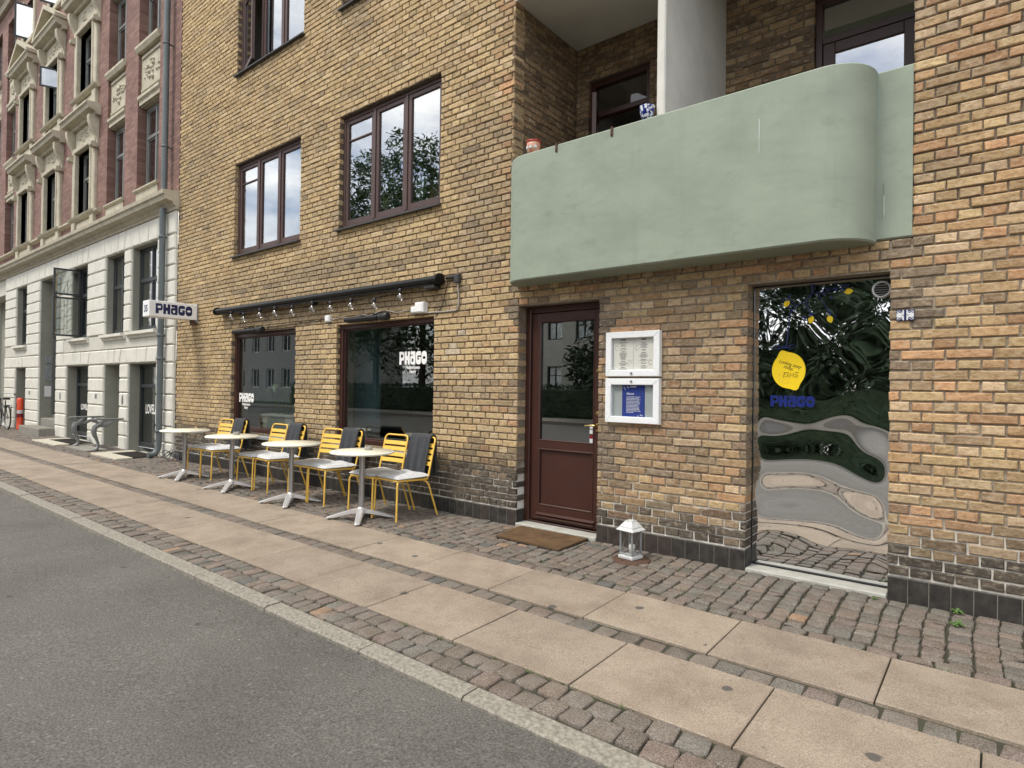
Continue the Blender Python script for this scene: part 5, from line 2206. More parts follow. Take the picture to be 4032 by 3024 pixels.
ch = chair()
CH_POS = [(-9.690, -.495, .05), (-9.285, -.48, -.06), (-8.075, -.515, .02), (-7.670, -.485, -.08), (-6.780, -.505, .06), (-6.385, -.50, -.05), (-5.510, -.520, .03), (-5.110, -.475, -.07)]
WHERE = ['at the townhouse-end table', 'at the second table from the townhouse', 'at the table between two with ashtrays', 'at the table nearest the door']
cush = [cushion_mesh(1), cushion_mesh(5), cushion_mesh(9)]
THR = [throw_mesh(k) for k in (3, 8, 13, 21)]
for i, (x, y, r) in enumerate(CH_POS):
    o = ch if i == 0 else copy_tree(ch)
    o.location = (x, y, gz(y) + .002)
    o.rotation_euler = (0, 0, r)
    w = WHERE[i // 2]
    b2 = i % 2
    tag(o, ('yellow slatted metal chair with bare backrest, ' if not b2 else 'yellow slatted chair with charcoal throw on its back, ') + w, 'chair', 'yellow chairs along the wall')
    cu = bpy.data.objects.new('seat_cushion', cush[(i * 2 + i // 3) % 3])
    COL.objects.link(cu)
    cu.matrix_world = Matrix.Translation((x, y, gz(y) + .428)) @ Matrix.Rotation(r + rnd.uniform(-.05, .05), 4, 'Z') @ Matrix.Translation((0, -.025, 0))
    tag(cu, ('white cushion on the bare-backed yellow chair ' if not b2 else 'white cushion on the chair with the throw, ') + w, 'cushion', 'white seat cushions on the yellow chairs')
    if b2:
        me, fm = THR[i // 2]
        tb2 = bpy.data.objects.new('throw_blanket', me)
        COL.objects.link(tb2)
        tb2.location = o.location
        tb2.rotation_euler = (0, 0, r)
        tag(tb2, 'folded charcoal wool throw over the chair ' + w, 'blanket', 'charcoal throws on the chair backs')
        f2 = bpy.data.objects.new('fringe', fm)
        COL.objects.link(f2)
        f2.parent = tb2

# pots on the balcony parapet
pt = empty('painted_pot', (-3.56, -.235, 3.697), 'small painted pot with red rim on the green balcony parapet', 'pot')
mb = MB()
mb.lathe([(0, 0), (.048, 0), (.062, .04), (.070, .085), (.066, .122), (.060, .126)], 20)
obj('body', mb, 'terracotta', pt, False)
mb = MB()
mb.lathe([(.064, .118), (.072, .122), (.072, .136), (.062, .139), (.058, .126)], 20)
obj('rim', mb, 'potred', pt, False)
for a in (4.2, 4.9, 5.6):
    mb = MB()
    mb.lathe([(.014, -.073), (.018, -.068), (.018, -.05)], 10, (0, 0, .065), axis='y')
    mb.v = [tuple(Matrix.Rotation(a - 4.71, 3, 'Z') @ Vector(v)) for v in mb.v]
    obj('painted_flower', mb, 'potwhite', pt, False)
pt = empty('blue_white_pot', (-2.338, -.265, 3.697), 'blue and white glazed pot beside the white balcony partition', 'pot')
mb = MB()
mb.lathe([(0, 0), (.036, 0), (.052, .045), (.062, .095), (.062, .115), (.056, .12), (.053, .105), (0, .10)], 22)
obj('body', mb, 'bluepot', pt, False)
mb = MB()
mb.lathe([(.0635, .108), (.066, .115), (.0635, .122), (.056, .122)], 22)
obj('rim', mb, 'bluepot', pt, False)

# things behind the panes
pl = empty('planter_trough', (-9.0, .38, .66), 'stone-coloured planter trough behind the shop window glass', 'planter')
mb = MB()
mb.prism([(-.42, 0), (.42, 0), (.47, .26), (-.47, .26)], lambda u, v, d: (u, d, v), -.13, .13)
obj('trough', mb, 'planter', pl, False)
mb = MB()
mb.bev(-.49, .49, -.15, .15, .25, .285, r=.006)
obj('rim', mb, 'planter', pl, False)
pp = empty('potted_plant', (-9.0, .38, .92), 'broad-leaved green houseplant growing in the window planter', 'plant')
for k in range(11):
    a = rnd.uniform(0, 6.28)
    x = rnd.uniform(-.36, .36)
    h = rnd.uniform(.18, .55)
    dx, dy = .16 * math.cos(a), .08 * math.sin(a)
    mb = MB()
    mb.tube([(x, 0, 0), (x + dx * .3, dy * .3, h * .6), (x + dx, dy, h)], .006, 5)
    st = obj('stem', mb, 'houseleaf', pp, False)
    mb = MB()
    l, w = rnd.uniform(.16, .26), rnd.uniform(.05, .085)
    ca, sa = math.cos(a), math.sin(a)
    vs = []
    for q in range(7):
        t = q / 6
        ww = w * math.sin(PI * min(1, t * .96 + .03)) ** .8
        zz = h + .06 * math.sin(t * 2.4) - .10 * t * t
        for sgn in (-1, 0, 1):
            px, py = dx + x + t * l * ca - sgn * ww * sa, dy + t * l * sa * .5 + sgn * ww * ca * .6
            vs.append((px, py, zz + (.012 if sgn else 0)))
    mb.add(vs, [(q * 3 + j, q * 3 + j + 1, q * 3 + j + 4, q * 3 + j + 3) for q in range(6) for j in (0, 1)], smooth=True)
    obj('leaf', mb, 'houseleaf', pp, False)


mb = MB()
mb.lathe([(0, 0), (.062, 0), (.066, .01), (.066, .44), (.056, .455), (.014, .45)], 18)
o = obj('fabric_roll', mb, 'greenroll')
o.location = (-5.66, .24, 3.575 + .02)
tag(o, 'upright pale green roll behind the window over the door-side shop window', 'roll')
cr = empty('wooden_crate', (-5.33, .26, 3.595), 'small pale wooden crate behind the upper window beside the green roll', 'crate')
for sx in (-1, 1):
    box_obj('side_board', 'wood', cr, sx * .13 - .008, sx * .13 + .008, -.09, .09, 0, .26, world=False)
box_obj('front_board', 'wood', cr, -.122, .122, -.098, -.082, 0, .26, world=False)
box_obj('base_board', 'wood', cr, -.122, .122, -.082, .09, 0, .016, world=False)
mb = MB()
mb.bev(-.11, .11, -.08, .08, 0, .32, r=.03)
o = obj('storage_box', mb, 'wood')
o.location = (-6.42, .24, 3.595)
mb2 = MB()
mb2.lathe([(.03, -.083), (.03, -.078)], 14, (0.02, 0, .13), axis='y')
obj('hand_hole', mb2, 'blackplastic', o, False)
tag(o, 'tan storage box behind the middle pane of the upper window', 'box')
bg = empty('blue_bag', (-6.12, .25, 3.595), 'dark blue bag with white edge behind the middle pane of the upper window', 'bag')
mb = MB()
mb.prism(R_([(-.15, 0, .03), (.15, 0, .03), (.16, .24, .10), (-.12, .26, .06)]), lambda u, v, d: (u, d, v), -.07, .07)
obj('bag_body', mb, 'bluebag', bg, False)
mb = MB()
mb.tube([(-.15, -.072, .01), (-.14, -.072, .20), (-.10, -.072, .255), (.06, -.072, .25)], .008, 6)
obj('piping', mb, 'white', bg, False)

# tangle of cable at the foot of the wall
tg = MB()
for q in range(7):
    cx, cy = -11.72 + rnd.uniform(-.28, .32), -.20 + rnd.uniform(-.06, .06)
    pts = []
    for k in range(26):
        a = k / 25 * 2 * PI * 1.15 + q
        rr_ = .15 + .05 * math.sin(3 * a + q)
        pts.append((cx + rr_ * math.cos(a), cy + rr_ * .55 * math.sin(a), gz(cy) + .012 + .06 * (1 + math.sin(2 * a + q * 1.7)) + .01 * q))
    tg.tube(pts, .0055, 5)
tag(obj('cable_tangle', tg, 'chain'), 'tangled dark bike-lock cables lying at the foot of the brick wall', 'cable')


# ================================================================== WHITE AND RED TOWNHOUSE
TH = empty('townhouse', (-20.0, 0.3, 0.0), 'old townhouse with white rusticated base and red brick floors above', 'building')
TX0, TX1 = -30.0, -12.208
UP = [(-23.69, -22.48, 2.52, 4.29), (-18.28, -17.15, 2.52, 4.29), (-15.95, -14.80, 2.52, 4.29), (-14.40, -13.05, 2.52, 4.29)]
LOW = [(-23.68, -22.48, -.05, 1.83), (-18.68, -17.00, -.05, 1.83), (-15.97, -14.98, -.05, 1.83), (-14.49, -13.02, -.05, 1.83)]
TDOOR = (-21.15, -19.56, -.05, 4.28)
GATE = (-28.2, -24.99, -.05, 4.24)
mb = MB()
wall_holes(mb, TX0, TX1, -.1, 4.80, UP + LOW + [TDOOR, GATE], fac, .002, -.45)
TW = obj('base_wall', mb, 'whitewall', TH)
blk = lambda u, v, d: (u, -d, v)


def block(quad, d=.052):
    m1 = MB()
    g = .007
    cx = sum(q[0] for q in quad) / 4
    cz = sum(q[1] for q in quad) / 4
    quad = [(u + (g if u < cx else -g), v + (g if v < cz else -g)) for u, v in quad]
    m1.pyrblock(quad, blk, 0.0, d, .024)
    obj('ashlar_block', m1, 'whitestone', TW)


def pier(xa, xb, zs):
    for a, b2 in zip(zs, zs[1:]):
        block([(xa, a), (xb, a), (xb, b2), (xa, b2)])


ZL = [-.04, .28, .59, .90, 1.21, 1.52, 1.83]
for a, b2 in ((-24.99, -23.68), (-22.48, -21.15), (-19.56, -18.68), (-17.0, -15.97), (-14.98, -14.49), (-13.02, -12.215)):
    pier(a, b2, ZL)
ZU = [2.51, 2.80, 3.10, 3.40, 3.70, 4.0, 4.29]
for a, b2 in ((-24.99, -23.69), (-22.48, -21.15), (-19.56, -18.28), (-17.15, -15.95), (-14.80, -14.40), (-13.05, -12.215)):
    pier(a, b2, ZU)
pier(-12.72, -12.215, [1.83, 2.17, 2.51])
pier(-22.48, -21.15, [1.83, 2.17, 2.51])
pier(-19.56, -18.9, [1.83, 2.17, 2.51])


def lintel(openings, xa, xb, za, zb):
    """flat arch: joints slant away from each opening's corners"""
    js = [(xa, 0.0)]
    for (a, b2) in openings:
        for x, s in ((a, -.10), (a + (b2 - a) * .34, -.04), (a + (b2 - a) * .66, .04), (b2, .10)):
            js.append((x, s))
    js.append((xb, 0.0))
    out = [js[0]]
    for j in js[1:]:
        if j[0] - out[-1][0] > .22:
            out.append(j)
    for (p, sp), (q, sq) in zip(out, out[1:]):
        block([(p, za), (q, za), (q + sq, zb), (p + sp, zb)])


lintel([(h[0], h[1]) for h in LOW[1:]], -18.9, -12.73, 1.835, 2.165)
lintel([(LOW[0][0], LOW[0][1])], -24.98, -22.50, 1.835, 2.165)
lintel([(UP[0][0], UP[0][1]), (TDOOR[0], TDOOR[1])] + [(h[0], h[1]) for h in UP[1:]], -24.98, -12.215, 4.295, 4.735)
# string course and main cornice
mb = MB()
for a, b2 in ((-24.99, -21.15), (-19.56, -12.73)):
    mb.box(a, b2, -.03, .01, 2.185, 2.50)
obj('string_course', mb, 'whitewall', TH)
mb = MB()
cp = [(.05, 4.74), (-.05, 4.74), (-.06, 4.79), (-.10, 4.82), (-.12, 4.87), (-.24, 4.90), (-.26, 4.97), (-.29, 4.99), (-.30, 5.06), (.05, 5.10)]
mb.prism(cp, lambda u, v, d: (d, u, v), TX0, TX1 + .03)
obj('cornice', mb, 'cream', TH)
# grey gateway back
mb = MB()
mb.quad((-28.3, .45, -.1), (-24.9, .45, -.1), (-24.9, .45, 4.4), (-28.3, .45, 4.4))
obj('gateway_panel', mb, 'reveal', TH)


def t_window(h, y, mat='darkframe', transom=.60, parent=TH, glassm='shopglass', back='room', skip=False):
    x0, x1, z0, z1 = h
    mb = MB()
    frame_bars(mb, x0, x1, z0, z1, .06, y, y + .08)
    tz = z0 + (z1 - z0) * transom
    mb.bev(x0 + .06, x1 - .06, y - .004, y + .076, tz - .03, tz + .03)
    cx = (x0 + x1) / 2
    mb.bev(cx - .035, cx + .035, y - .002, y + .074, z0 + .06, tz - .03)
    mb.bev(cx - .03, cx + .03, y - .002, y + .074, tz + .03, z1 - .06)
    o = obj('window', mb, mat, parent)
    for (a, b2) in ((x0 + .06, cx - .03), (cx + .03, x1 - .06)):
        for (c, d) in ((z0 + .06, tz - .03), (tz + .03, z1 - .06)):
            sm = MB()
            frame_bars(sm, a, b2, c, d, .032, y + .014, y + .05, r=.003)
            obj('sash', sm, mat, o)
            pane(o, a + .03, b2 - .03, c + .03, d - .03, y + .03, glassm)
    mb = MB()
    mb.quad((x0 - .9, y + .165, z0 - .1), (x1 + .1, y + .165, z0 - .1), (x1 + .1, y + .165, z1 + .1), (x0 - .9, y + .165, z1 + .1))
    obj('blind', mb, back, o)
    return o


def reveal(h, d):
    x0, x1, z0, z1 = h
    mb = MB()
    t = .006
    mb.box(x0 - .001, x0 + t, -.004, d, z0, z1)
    mb.box(x1 - t, x1 + .001, -.004, d, z0, z1)
    mb.box(x0 + t, x1 - t, -.004, d, z1 - t, z1 + .001)
    obj('reveal', mb, 'reveal', TW)


def t_sill(x0, x1, z):
    mb = MB()
    mb.prism([(-.13, z - .06), (-.13, z), (.10, z + .035), (.10, z - .13), (-.06, z - .13), (-.08, z - .07)], lambda u, v, d: (d, u, v), x0 - .10, x1 + .10)
    obj('window_sill', mb, 'whitestone', TW)


for i, h in enumerate(UP):
    reveal(h, .13)
    w = t_window((h[0] + .005, h[1] - .005, h[2] + .02, h[3]), .12, glassm='skyglass' if i > 1 else 'shopglass', back='curtain')
    t_sill(h[0], h[1], h[2] - .02)
# two casements of one ground-floor window stand open
OW = UP[1]
for (za, zb) in ((OW[2] + .05, OW[2] + 1.03), (OW[2] + 1.08, OW[3] - .03)):
    sm, pm = MB(), MB()
    frame_bars(sm, 0, .56, za, zb, .045, -.018, .018, r=.003)
    pm.box(.045, .515, -.003, .003, za + .045, zb - .045)
    Rm = Matrix.Rotation(math.radians(-96), 3, 'Z')
    for q in (sm, pm):
        q.v = [tuple(Rm @ Vector(v) + Vector((OW[0] + .10, .10, 0))) for v in q.v]
    so = obj('open_casement', sm, 'darkframe', TH)
    obj('pane', pm, 'skyglass', so)
for h in (LOW[1], LOW[3]):
    reveal(h, .20)
    x0, x1, z0, z1 = h[0] + .005, h[1] - .005, .06, h[3]
    mb = MB()
    frame_bars(mb, x0, x1, z0, z1, .07, .19, .27, wb=.10)
    mb.bev(x0 + .07, x1 - .07, .186, .266, 1.33, 1.40)
    o = obj('shop_window', mb, 'darkframe', TH)
    pane(o, x0 + .07, x1 - .07, z0 + .10, 1.33, .22, 'shopglass')
    pane(o, x0 + .07, x1 - .07, 1.40, z1 - .07, .22, 'shopglass')
    place_flat('lettering', text_mesh('LOVELA', .28 if h is LOW[3] else .20, .001, align='LEFT', offset=.004), 'whitevinyl', o, (-14.22 if h is LOW[3] else -18.40, .218, .78 if h is LOW[3] else .73), sx=.60 if h is LOW[3] else .85)
    mb = MB()
    a = [(x0, .28, 0), (x1, .28, 0), (x1, 2.0, 0), (x0, 2.0, 0), (x0, .28, 1.9), (x1, .28, 1.9), (x1, 2.0, 1.9), (x0, 2.0, 1.9)]
    mb.add(a, [(0, 1, 2, 3), (7, 6, 5, 4), (3, 2, 6, 7), (0, 3, 7, 4), (2, 1, 5, 6)])
    obj('room', mb, 'greywall', TH)
    if h is LOW[3]:
        mb = MB()
        mb.tube([(-13.55, .30, .10), (-13.55, .22, .20), (-12.9, .22, .16)], .012, 6)
        obj('guard_rail', mb, 'steel', o)
reveal(LOW[2], .30)
mb = MB()
mb.quad((LOW[2][0], .30, -.5), (LOW[2][1], .30, -.5), (LOW[2][1], .30, 1.83), (LOW[2][0], .30, 1.83))
obj('basement_door', mb, 'reveal', TH)
reveal(LOW[0], .34)
t_window((LOW[0][0] + .005, LOW[0][1] - .005, .15, 1.60), .33)
mb = MB()
mb.box(LOW[0][0], LOW[0][1], .33, .42, 1.60, 1.84)
obj('infill_panel', mb, 'whitewall', TH)
# front door
reveal(TDOOR, .26)
mb = MB()
frame_bars(mb, TDOOR[0], TDOOR[1], .40, TDOOR[3], .09, .25, .35)
mb.bev(TDOOR[0] + .09, TDOOR[1] - .09, .246, .34, 2.72, 2.86)
mb.bev(TDOOR[0] + .09, TDOOR[1] - .09, .252, .34, 3.40, 3.45)
td = obj('front_door', mb, 'greyframe', TH)
mb = MB()
mb.box(TDOOR[0] + .09, TDOOR[1] - .09, .31, .33, 2.86, TDOOR[3] - .09)
obj('fanlight', mb, 'greyframe', td)
mb = MB()
mb.box(TDOOR[0] + .09, TDOOR[1] - .09, 1.6, 1.7, .40, 2.8)
mb.box(TDOOR[0] + .08, TDOOR[0] + .09, .35, 1.6, .40, 2.8)
mb.box(TDOOR[1] - .09, TDOOR[1] - .08, .35, 1.6, .40, 2.8)
mb.box(TDOOR[0] + .09, TDOOR[1] - .09, .5, 1.6, 2.74, 2.8)
obj('dark_hall', mb, 'room', td)
for zz, hh, mt in ((1.95, .22, 'steel'), (1.45, .42, 'steel'), (1.0, .30, 'white')):
    mb = MB()
    mb.bev(TDOOR[0] + .004, TDOOR[0] + .022, .10, .26, zz, zz + hh, r=.004)
    obj('entry_panel', mb, mt, td)
mb = MB()
mb.bev(TDOOR[0] + .01, TDOOR[1] - .01, .02, .55, -.03, .405, r=.01)
obj('doorstep', mb, 'stepstone', td)
st = empty('stone_step', (-20.5, -.2, 0), 'grey stone step below the open door of the white townhouse', 'step')
mb = MB()
mb.bev(-21.45, -19.50, -.40, -.056, -.03, .195, r=.012)
obj('block', mb, 'stepstone', st)
mb = MB()
mb.box(-21.44, -19.51, -.39, -.06, .1951, .199)
obj('tread', mb, 'kerb', st)
for (x, z) in ((-22.0, 1.05), (-16.4, 1.05)):
    mb = MB()
    mb.bev(x - .06, x + .06, -.060, -.04, z, z + .11, r=.004)
    obj('air_brick', mb, 'castiron', TW)
for x in (-19.1, -14.74):
    mb = MB()
    mb.lathe([(.002, -.115), (.045, -.08), (.05, 0), (.045, .08), (.002, .115)], 12, (0, 0, 0))
    mb.v = [(x + a, -.052 + b2 * .25, 1.06 + c) for a, b2, c in mb.v]
    obj('wall_anchor', mb, 'castiron', TW)

# ------------------------------------------------------------------ red upper floors
BAYS = [(-14.32, -13.20), (-16.12, -15.05), (-25.55, -24.42), (-27.4, -26.3)]
COLS_ = [-17.58, -20.27, -22.97]
RH = [(a, b2, 5.50, 13.2) for a, b2 in BAYS]
ORN = [(xc - .54, xc + .54, zs, zs + 1.60) for xc in COLS_ for zs in (5.55, 8.55)] + [(xc - .54, xc + .54, 11.75, 13.0) for xc in COLS_]
mb = MB()
wall_holes(mb, TX0, TX1, 5.05, 14.6, RH + ORN, fac, 0.0, -.26)
mb.quad((TX1, 0, 5.05), (TX1, .3, 5.05), (TX1, .3, 14.6), (TX1, 0, 14.6))
RW = obj('red_wall', mb, 'redbrick', TH)
mb = MB()
mb.prism([(.05, 13.7), (-.10, 13.7), (-.14, 13.85), (-.35, 13.95), (-.38, 14.15), (.05, 14.2)], lambda u, v, d: (d, u, v), TX0, TX1)
obj('eaves_cornice', mb, 'cream', TH)
# apron band above the main cornice
mb = MB()
mb.prism([(0, 5.42), (-.05, 5.44), (-.10, 5.47), (-.10, 5.51), (0, 5.54)], lambda u, v, d: (d, u, v), TX0, -16.45)
obj('sill_band', mb, 'cream', TH)
for a, b2 in BAYS[:2]:
    mb = MB()
    mb.box(a, b2, -.012, .26, 5.07, 5.44)
    mb.prism([(.26, 5.44), (-.03, 5.44), (-.06, 5.47), (-.06, 5.50), (.26, 5.53)], lambda u, v, d: (d, u, v), a - .04, b2 + .04)
    obj('apron_panel', mb, 'cream', TH)


def ornament(parent, x0, x1, z0, z1, y, seed, n=26):
    """stucco relief: leaves and fruit in the middle of a panel"""
    rr = random.Random(seed)
    mb = MB()
    cx, cz = (x0 + x1) / 2, (z0 + z1) / 2
    hw, hh = (x1 - x0) / 2, (z1 - z0) / 2
    for i in range(n):
        u, v = rr.uniform(-1, 1), rr.uniform(-1, 1)
        r = rr.uniform(.10, .2) * min(hw, hh) * (1.3 - .6 * abs(u))
        mb.lathe([(r, 0), (r * .85, r * .5), (r * .3, r * .85), (.001, r * .9)], 7, (0, 0, 0))
        k = len(mb.v) - 28 - 0
        pts = mb.v[-(28 + 14):]
        base = len(mb.v) - (28 + 14)
        for q in range(base, len(mb.v)):
            a, b2, c = mb.v[q]
            mb.v[q] = (cx + u * hw * .9 + a, y - c, cz + v * hh * (.8 - .45 * abs(u)) + b2)
    return tag(obj('relief', mb, 'cream', parent), kind='stuff')


for a, b2 in BAYS:
    for fl in range(3):
        z0 = 5.60 + 3.0 * fl
        w = t_window((a + .04, b2 - .04, z0, z0 + 1.68), .16, mat='greyframe', transom=.62, parent=RW, glassm='skyglass', back='curtain')
        if fl < 2:
            p0, p1 = z0 + 1.70, z0 + 2.98
            mb = MB()
            mb.box(a, b2, .06, .26, p0, p1)
            mb.prism([(.2, p1 - .16), (-.03, p1 - .16), (-.07, p1 - .08), (-.07, p1 - .03), (.2, p1)], lambda u, v, d: (d, u, v), a - .03, b2 + .03)
            mb.prism([(.2, p0 + .02), (.02, p0 + .02), (.02, p0 + .10), (-.02, p0 + .14), (-.02, p0 + .20), (.2, p0 + .24)], lambda u, v, d: (d, u, v), a + .01, b2 - .01)
            mb.bev(a + .06, b2 - .06, .035, .07, p0 + .30, p0 + .36)
            mb.bev(a + .06, b2 - .06, .035, .07, p1 - .28, p1 - .22)
            bp = obj('bay_panel', mb, 'cream', RW)
            ornament(bp, a + .12, b2 - .12, p0 + .42, p1 - .34, .062, fl + int(a * 10), 30)


def ornate(xc, zs, pediment, opened):
    h = (xc - .54, xc + .54, zs, zs + 1.60)
    mb = MB()
    # jamb strips and head
    for s in (-1, 1):
        mb.bev(xc + s * .68 - .135, xc + s * .68 + .135, -.07, .02, zs - .02, zs + 1.60, .02)
        mb.bev(xc + s * .58 - .04, xc + s * .58 + .04, -.095, .24, zs, zs + 1.60, .015)
    mb.bev(xc - .83, xc + .83, -.08, .24, zs + 1.60, zs + 1.76, .02)
    mb.bev(xc - .60, xc + .60, -.105, .02, zs + 1.602, zs + 1.68, .015)
    mb.box(xc - .72, xc + .72, -.03, .02, zs + 1.76, zs + 2.20)
    w = obj('window_surround', mb, 'cream', RW)
    ornament(w, xc - .5, xc + .5, zs + 1.80, zs + 2.16, -.03, int(xc * 7 + zs), 26)
    # hood
    mb = MB()
    zt = zs + 2.20
    prof = [(.02, zt), (-.10, zt), (-.12, zt + .06), (-.26, zt + .10), (-.28, zt + .17), (-.32, zt + .20), (-.32, zt + .245), (.02, zt + .28)]
    mb.prism(prof, lambda u, v, d: (d, u, v), xc - 1.02, xc + 1.02)
    obj('hood', mb, 'cream', w)
    if pediment:
        mb = MB()
        mb.prism([(-1.02, zt + .26), (1.02, zt + .26), (0, zt + .82)], lambda u, v, d: (xc + u, -d, v), .0, .10)
        for s in (-1, 1):
            pr = [(s * 1.06, zt + .24), (s * 1.06, zt + .34), (0, zt + .92), (0, zt + .80)]
            mb.prism(pr, lambda u, v, d: (xc + u, -d, v), .0, .30)
        obj('pediment', mb, 'cream', w)
    for s in (-1, 1):
        mb = MB()
        pr = []
        for k in range(15):
            t = k / 14
            pr.append((-.05 - .16 * (1 - t) ** 1.3 - .035 * math.sin(t * 2 * PI), zs + 2.20 - .74 * t))
        pr += [(-.0, zs + 1.46), (.0, zs + 2.20)]
        mb.prism(pr, lambda u, v, d: (d, u, v), xc + s * .82 - .075, xc + s * .82 + .075)
        mb.lathe([(.07, xc + s * .82 - .085), (.07, xc + s * .82 + .085)], 12, (0, -.10, zs + 1.52), axis='x')
        obj('console', mb, 'cream', w)
    mb = MB()
    mb.prism([(.2, zs - .10), (-.04, zs - .10), (-.12, zs - .06), (-.14, zs - .02), (.2, zs + .02)], lambda u, v, d: (d, u, v), xc - .92, xc + .92)
    for s in (-1, 1):
        mb.bev(xc + s * .68 - .12, xc + s * .68 + .12, -.08, .02, zs - .46, zs - .10, .015)
    mb.bev(xc - .5, xc + .5, -.04, .02, zs - .42, zs - .14, .02)
    obj('sill', mb, 'cream', w)
    t_window((h[0] + .005, h[1] - .005, h[2] + .01, h[3]), .10, mat='greyframe', transom=.60, parent=RW, glassm='shopglass', back='curtain')
    if opened:
        sm, pm = MB(), MB()
        za, zb = zs + 1.0, zs + 1.55
        frame_bars(sm, 0, .50, za, zb, .045, -.018, .018, r=.003)
        pm.box(.045, .455, -.003, .003, za + .045, zb - .045)
        Rm = Matrix.Rotation(math.radians(-112), 3, 'Z')
        for q in (sm, pm):
            q.v = [tuple(Rm @ Vector(v) + Vector((xc - .1, .18, 0))) for v in q.v]
        so = obj('open_casement', sm, 'darkframe', RW)
        obj('pane', pm, 'skyglass', so)


for i, xc in enumerate(COLS_):
    ornate(xc, 5.55, False, False)
    ornate(xc, 8.55, True, i == 1)
    t_window((xc - .53, xc + .53, 11.76, 12.98), .20, mat='greyframe', parent=RW, glassm='shopglass', back='curtain')
    mb = MB()
    mb.bev(xc - .70, xc - .54, -.05, .24, 11.65, 13.15, .02)
    mb.bev(xc + .54, xc + .70, -.05, .24, 11.65, 13.15, .02)
    mb.bev(xc - .70, xc + .70, -.08, .24, 11.60, 11.75, .02)
    obj('window_surround', mb, 'cream', RW)
    if i > 0:
        sm, pm = MB(), MB()
        for za, zb in ((11.80, 12.85), (10.2, 11.5)) if i == 1 else ((11.80, 12.85),):
            frame_bars(sm, 0, .52, za, zb, .05, -.02, .02, r=.003)
            pm.box(.05, .47, -.003, .003, za + .05, zb - .05)
            break
        Rm = Matrix.Rotation(math.radians(-105), 3, 'Z')
        for q in (sm, pm):
            q.v = [tuple(Rm @ Vector(v) + Vector((xc, .16, 0))) for v in q.v]
        so = obj('open_casement', sm, 'darkframe', RW)
        obj('pane', pm, 'skyglass', so)

# downpipe at the seam of the two buildings
dp = empty('downpipe', (-12.60, -.13, 0), 'grey zinc downpipe on the white quoin beside the brick building', 'pipe')
mb = MB()
mb.tube([(-12.58, -.12, 10.6), (-12.58, -.12, 5.0)], .055, 14)
obj('upper_pipe', mb, 'pipe', dp)
mb = MB()
mb.tube([(-12.59, -.13, 4.80), (-12.595, -.13, 4.45), (-12.60, -.13, .30), (-12.60, -.14, .17), (-12.60, -.18, .09), (-12.60, -.24, .055), (-12.60, -.32, .05)], .056, 14)
obj('lower_pipe', mb, 'pipe', dp)
for z in (4.25, 2.35, 1.9, .5):
    mb = MB()
    mb.lathe([(.058, z - .03), (.066, z - .025), (.066, z + .025), (.058, z + .03)], 16, (-12.60, -.13, 0))
    mb.bev(-12.62, -12.58, -.08, -.02, z - .012, z + .012, r=.003)
    obj('pipe_collar', mb, 'pipe', dp)
for z in (6.0, 8.0):
    mb = MB()
    mb.lathe([(.057, z - .02), (.064, z - .015), (.064, z + .015), (.057, z + .02)], 16, (-12.58, -.12, 0))
    mb.bev(-12.60, -12.56, -.07, .01, z - .01, z + .01, r=.003)
    obj('pipe_collar', mb, 'pipe', dp)

# light wells with pale kerbs
def light_well(x0, x1, label):
    lw = empty('light_well', ((x0 + x1) / 2, -.4, gz(-.4)), label, 'light well')
    for a in ((x0, x1, -.80, -.52), (x0, x0 + .28, -.52, -.06), ):
        mb = MB()
        mb.bev(a[0], a[1], a[2], a[3], gz(a[2]) - .04, gz(a[2]) + .030, r=.008)
        obj('pale_kerb', mb, 'paleslab', lw)
    mb = MB()
    mb.box(x0 + .28, x1, -.52, -.06, -.06, -.002)
    obj('pit', mb, 'soil', lw)
    n = int((x1 - x0 - .28) / .05)
    for k in range(n):
        xx = x0 + .30 + k * .05
        mb = MB()
        mb.box(xx, xx + .022, -.515, -.065, -.004, .014)
        obj('grate_bar', mb, 'darkpit', lw)
    mb = MB()
    mb.tube([(x0 + .5, -.08, .0), (x0 + .5, -.10, .13), (x1 - .12, -.10, .13), (x1 - .12, -.08, .0)], .011, 6)
    obj('guard_rail', mb, 'steel', lw)


light_well(-14.15, -12.75, 'pale stone light well with dark grating beside the grey downpipe')
light_well(-18.35, -16.5, 'pale stone light well with dark grating between the stone step and the griffin rails')
sw = empty('basement_steps', (-15.4, -.4, 0), 'dark sunken basement steps between the two cast-iron leg rails', 'steps')
mb = MB()
mb.box(-15.9, -14.75, -.48, -.05, -.05, .0)
obj('well', mb, 'darkpit', sw)
for k in range(2):
    mb = MB()
    mb.bev(-15.95, -14.70, -.72 + k * .20, -.53 + k * .20, -.06, .010 + .004 * k, r=.006)
    obj('tread', mb, 'stepstone', sw)


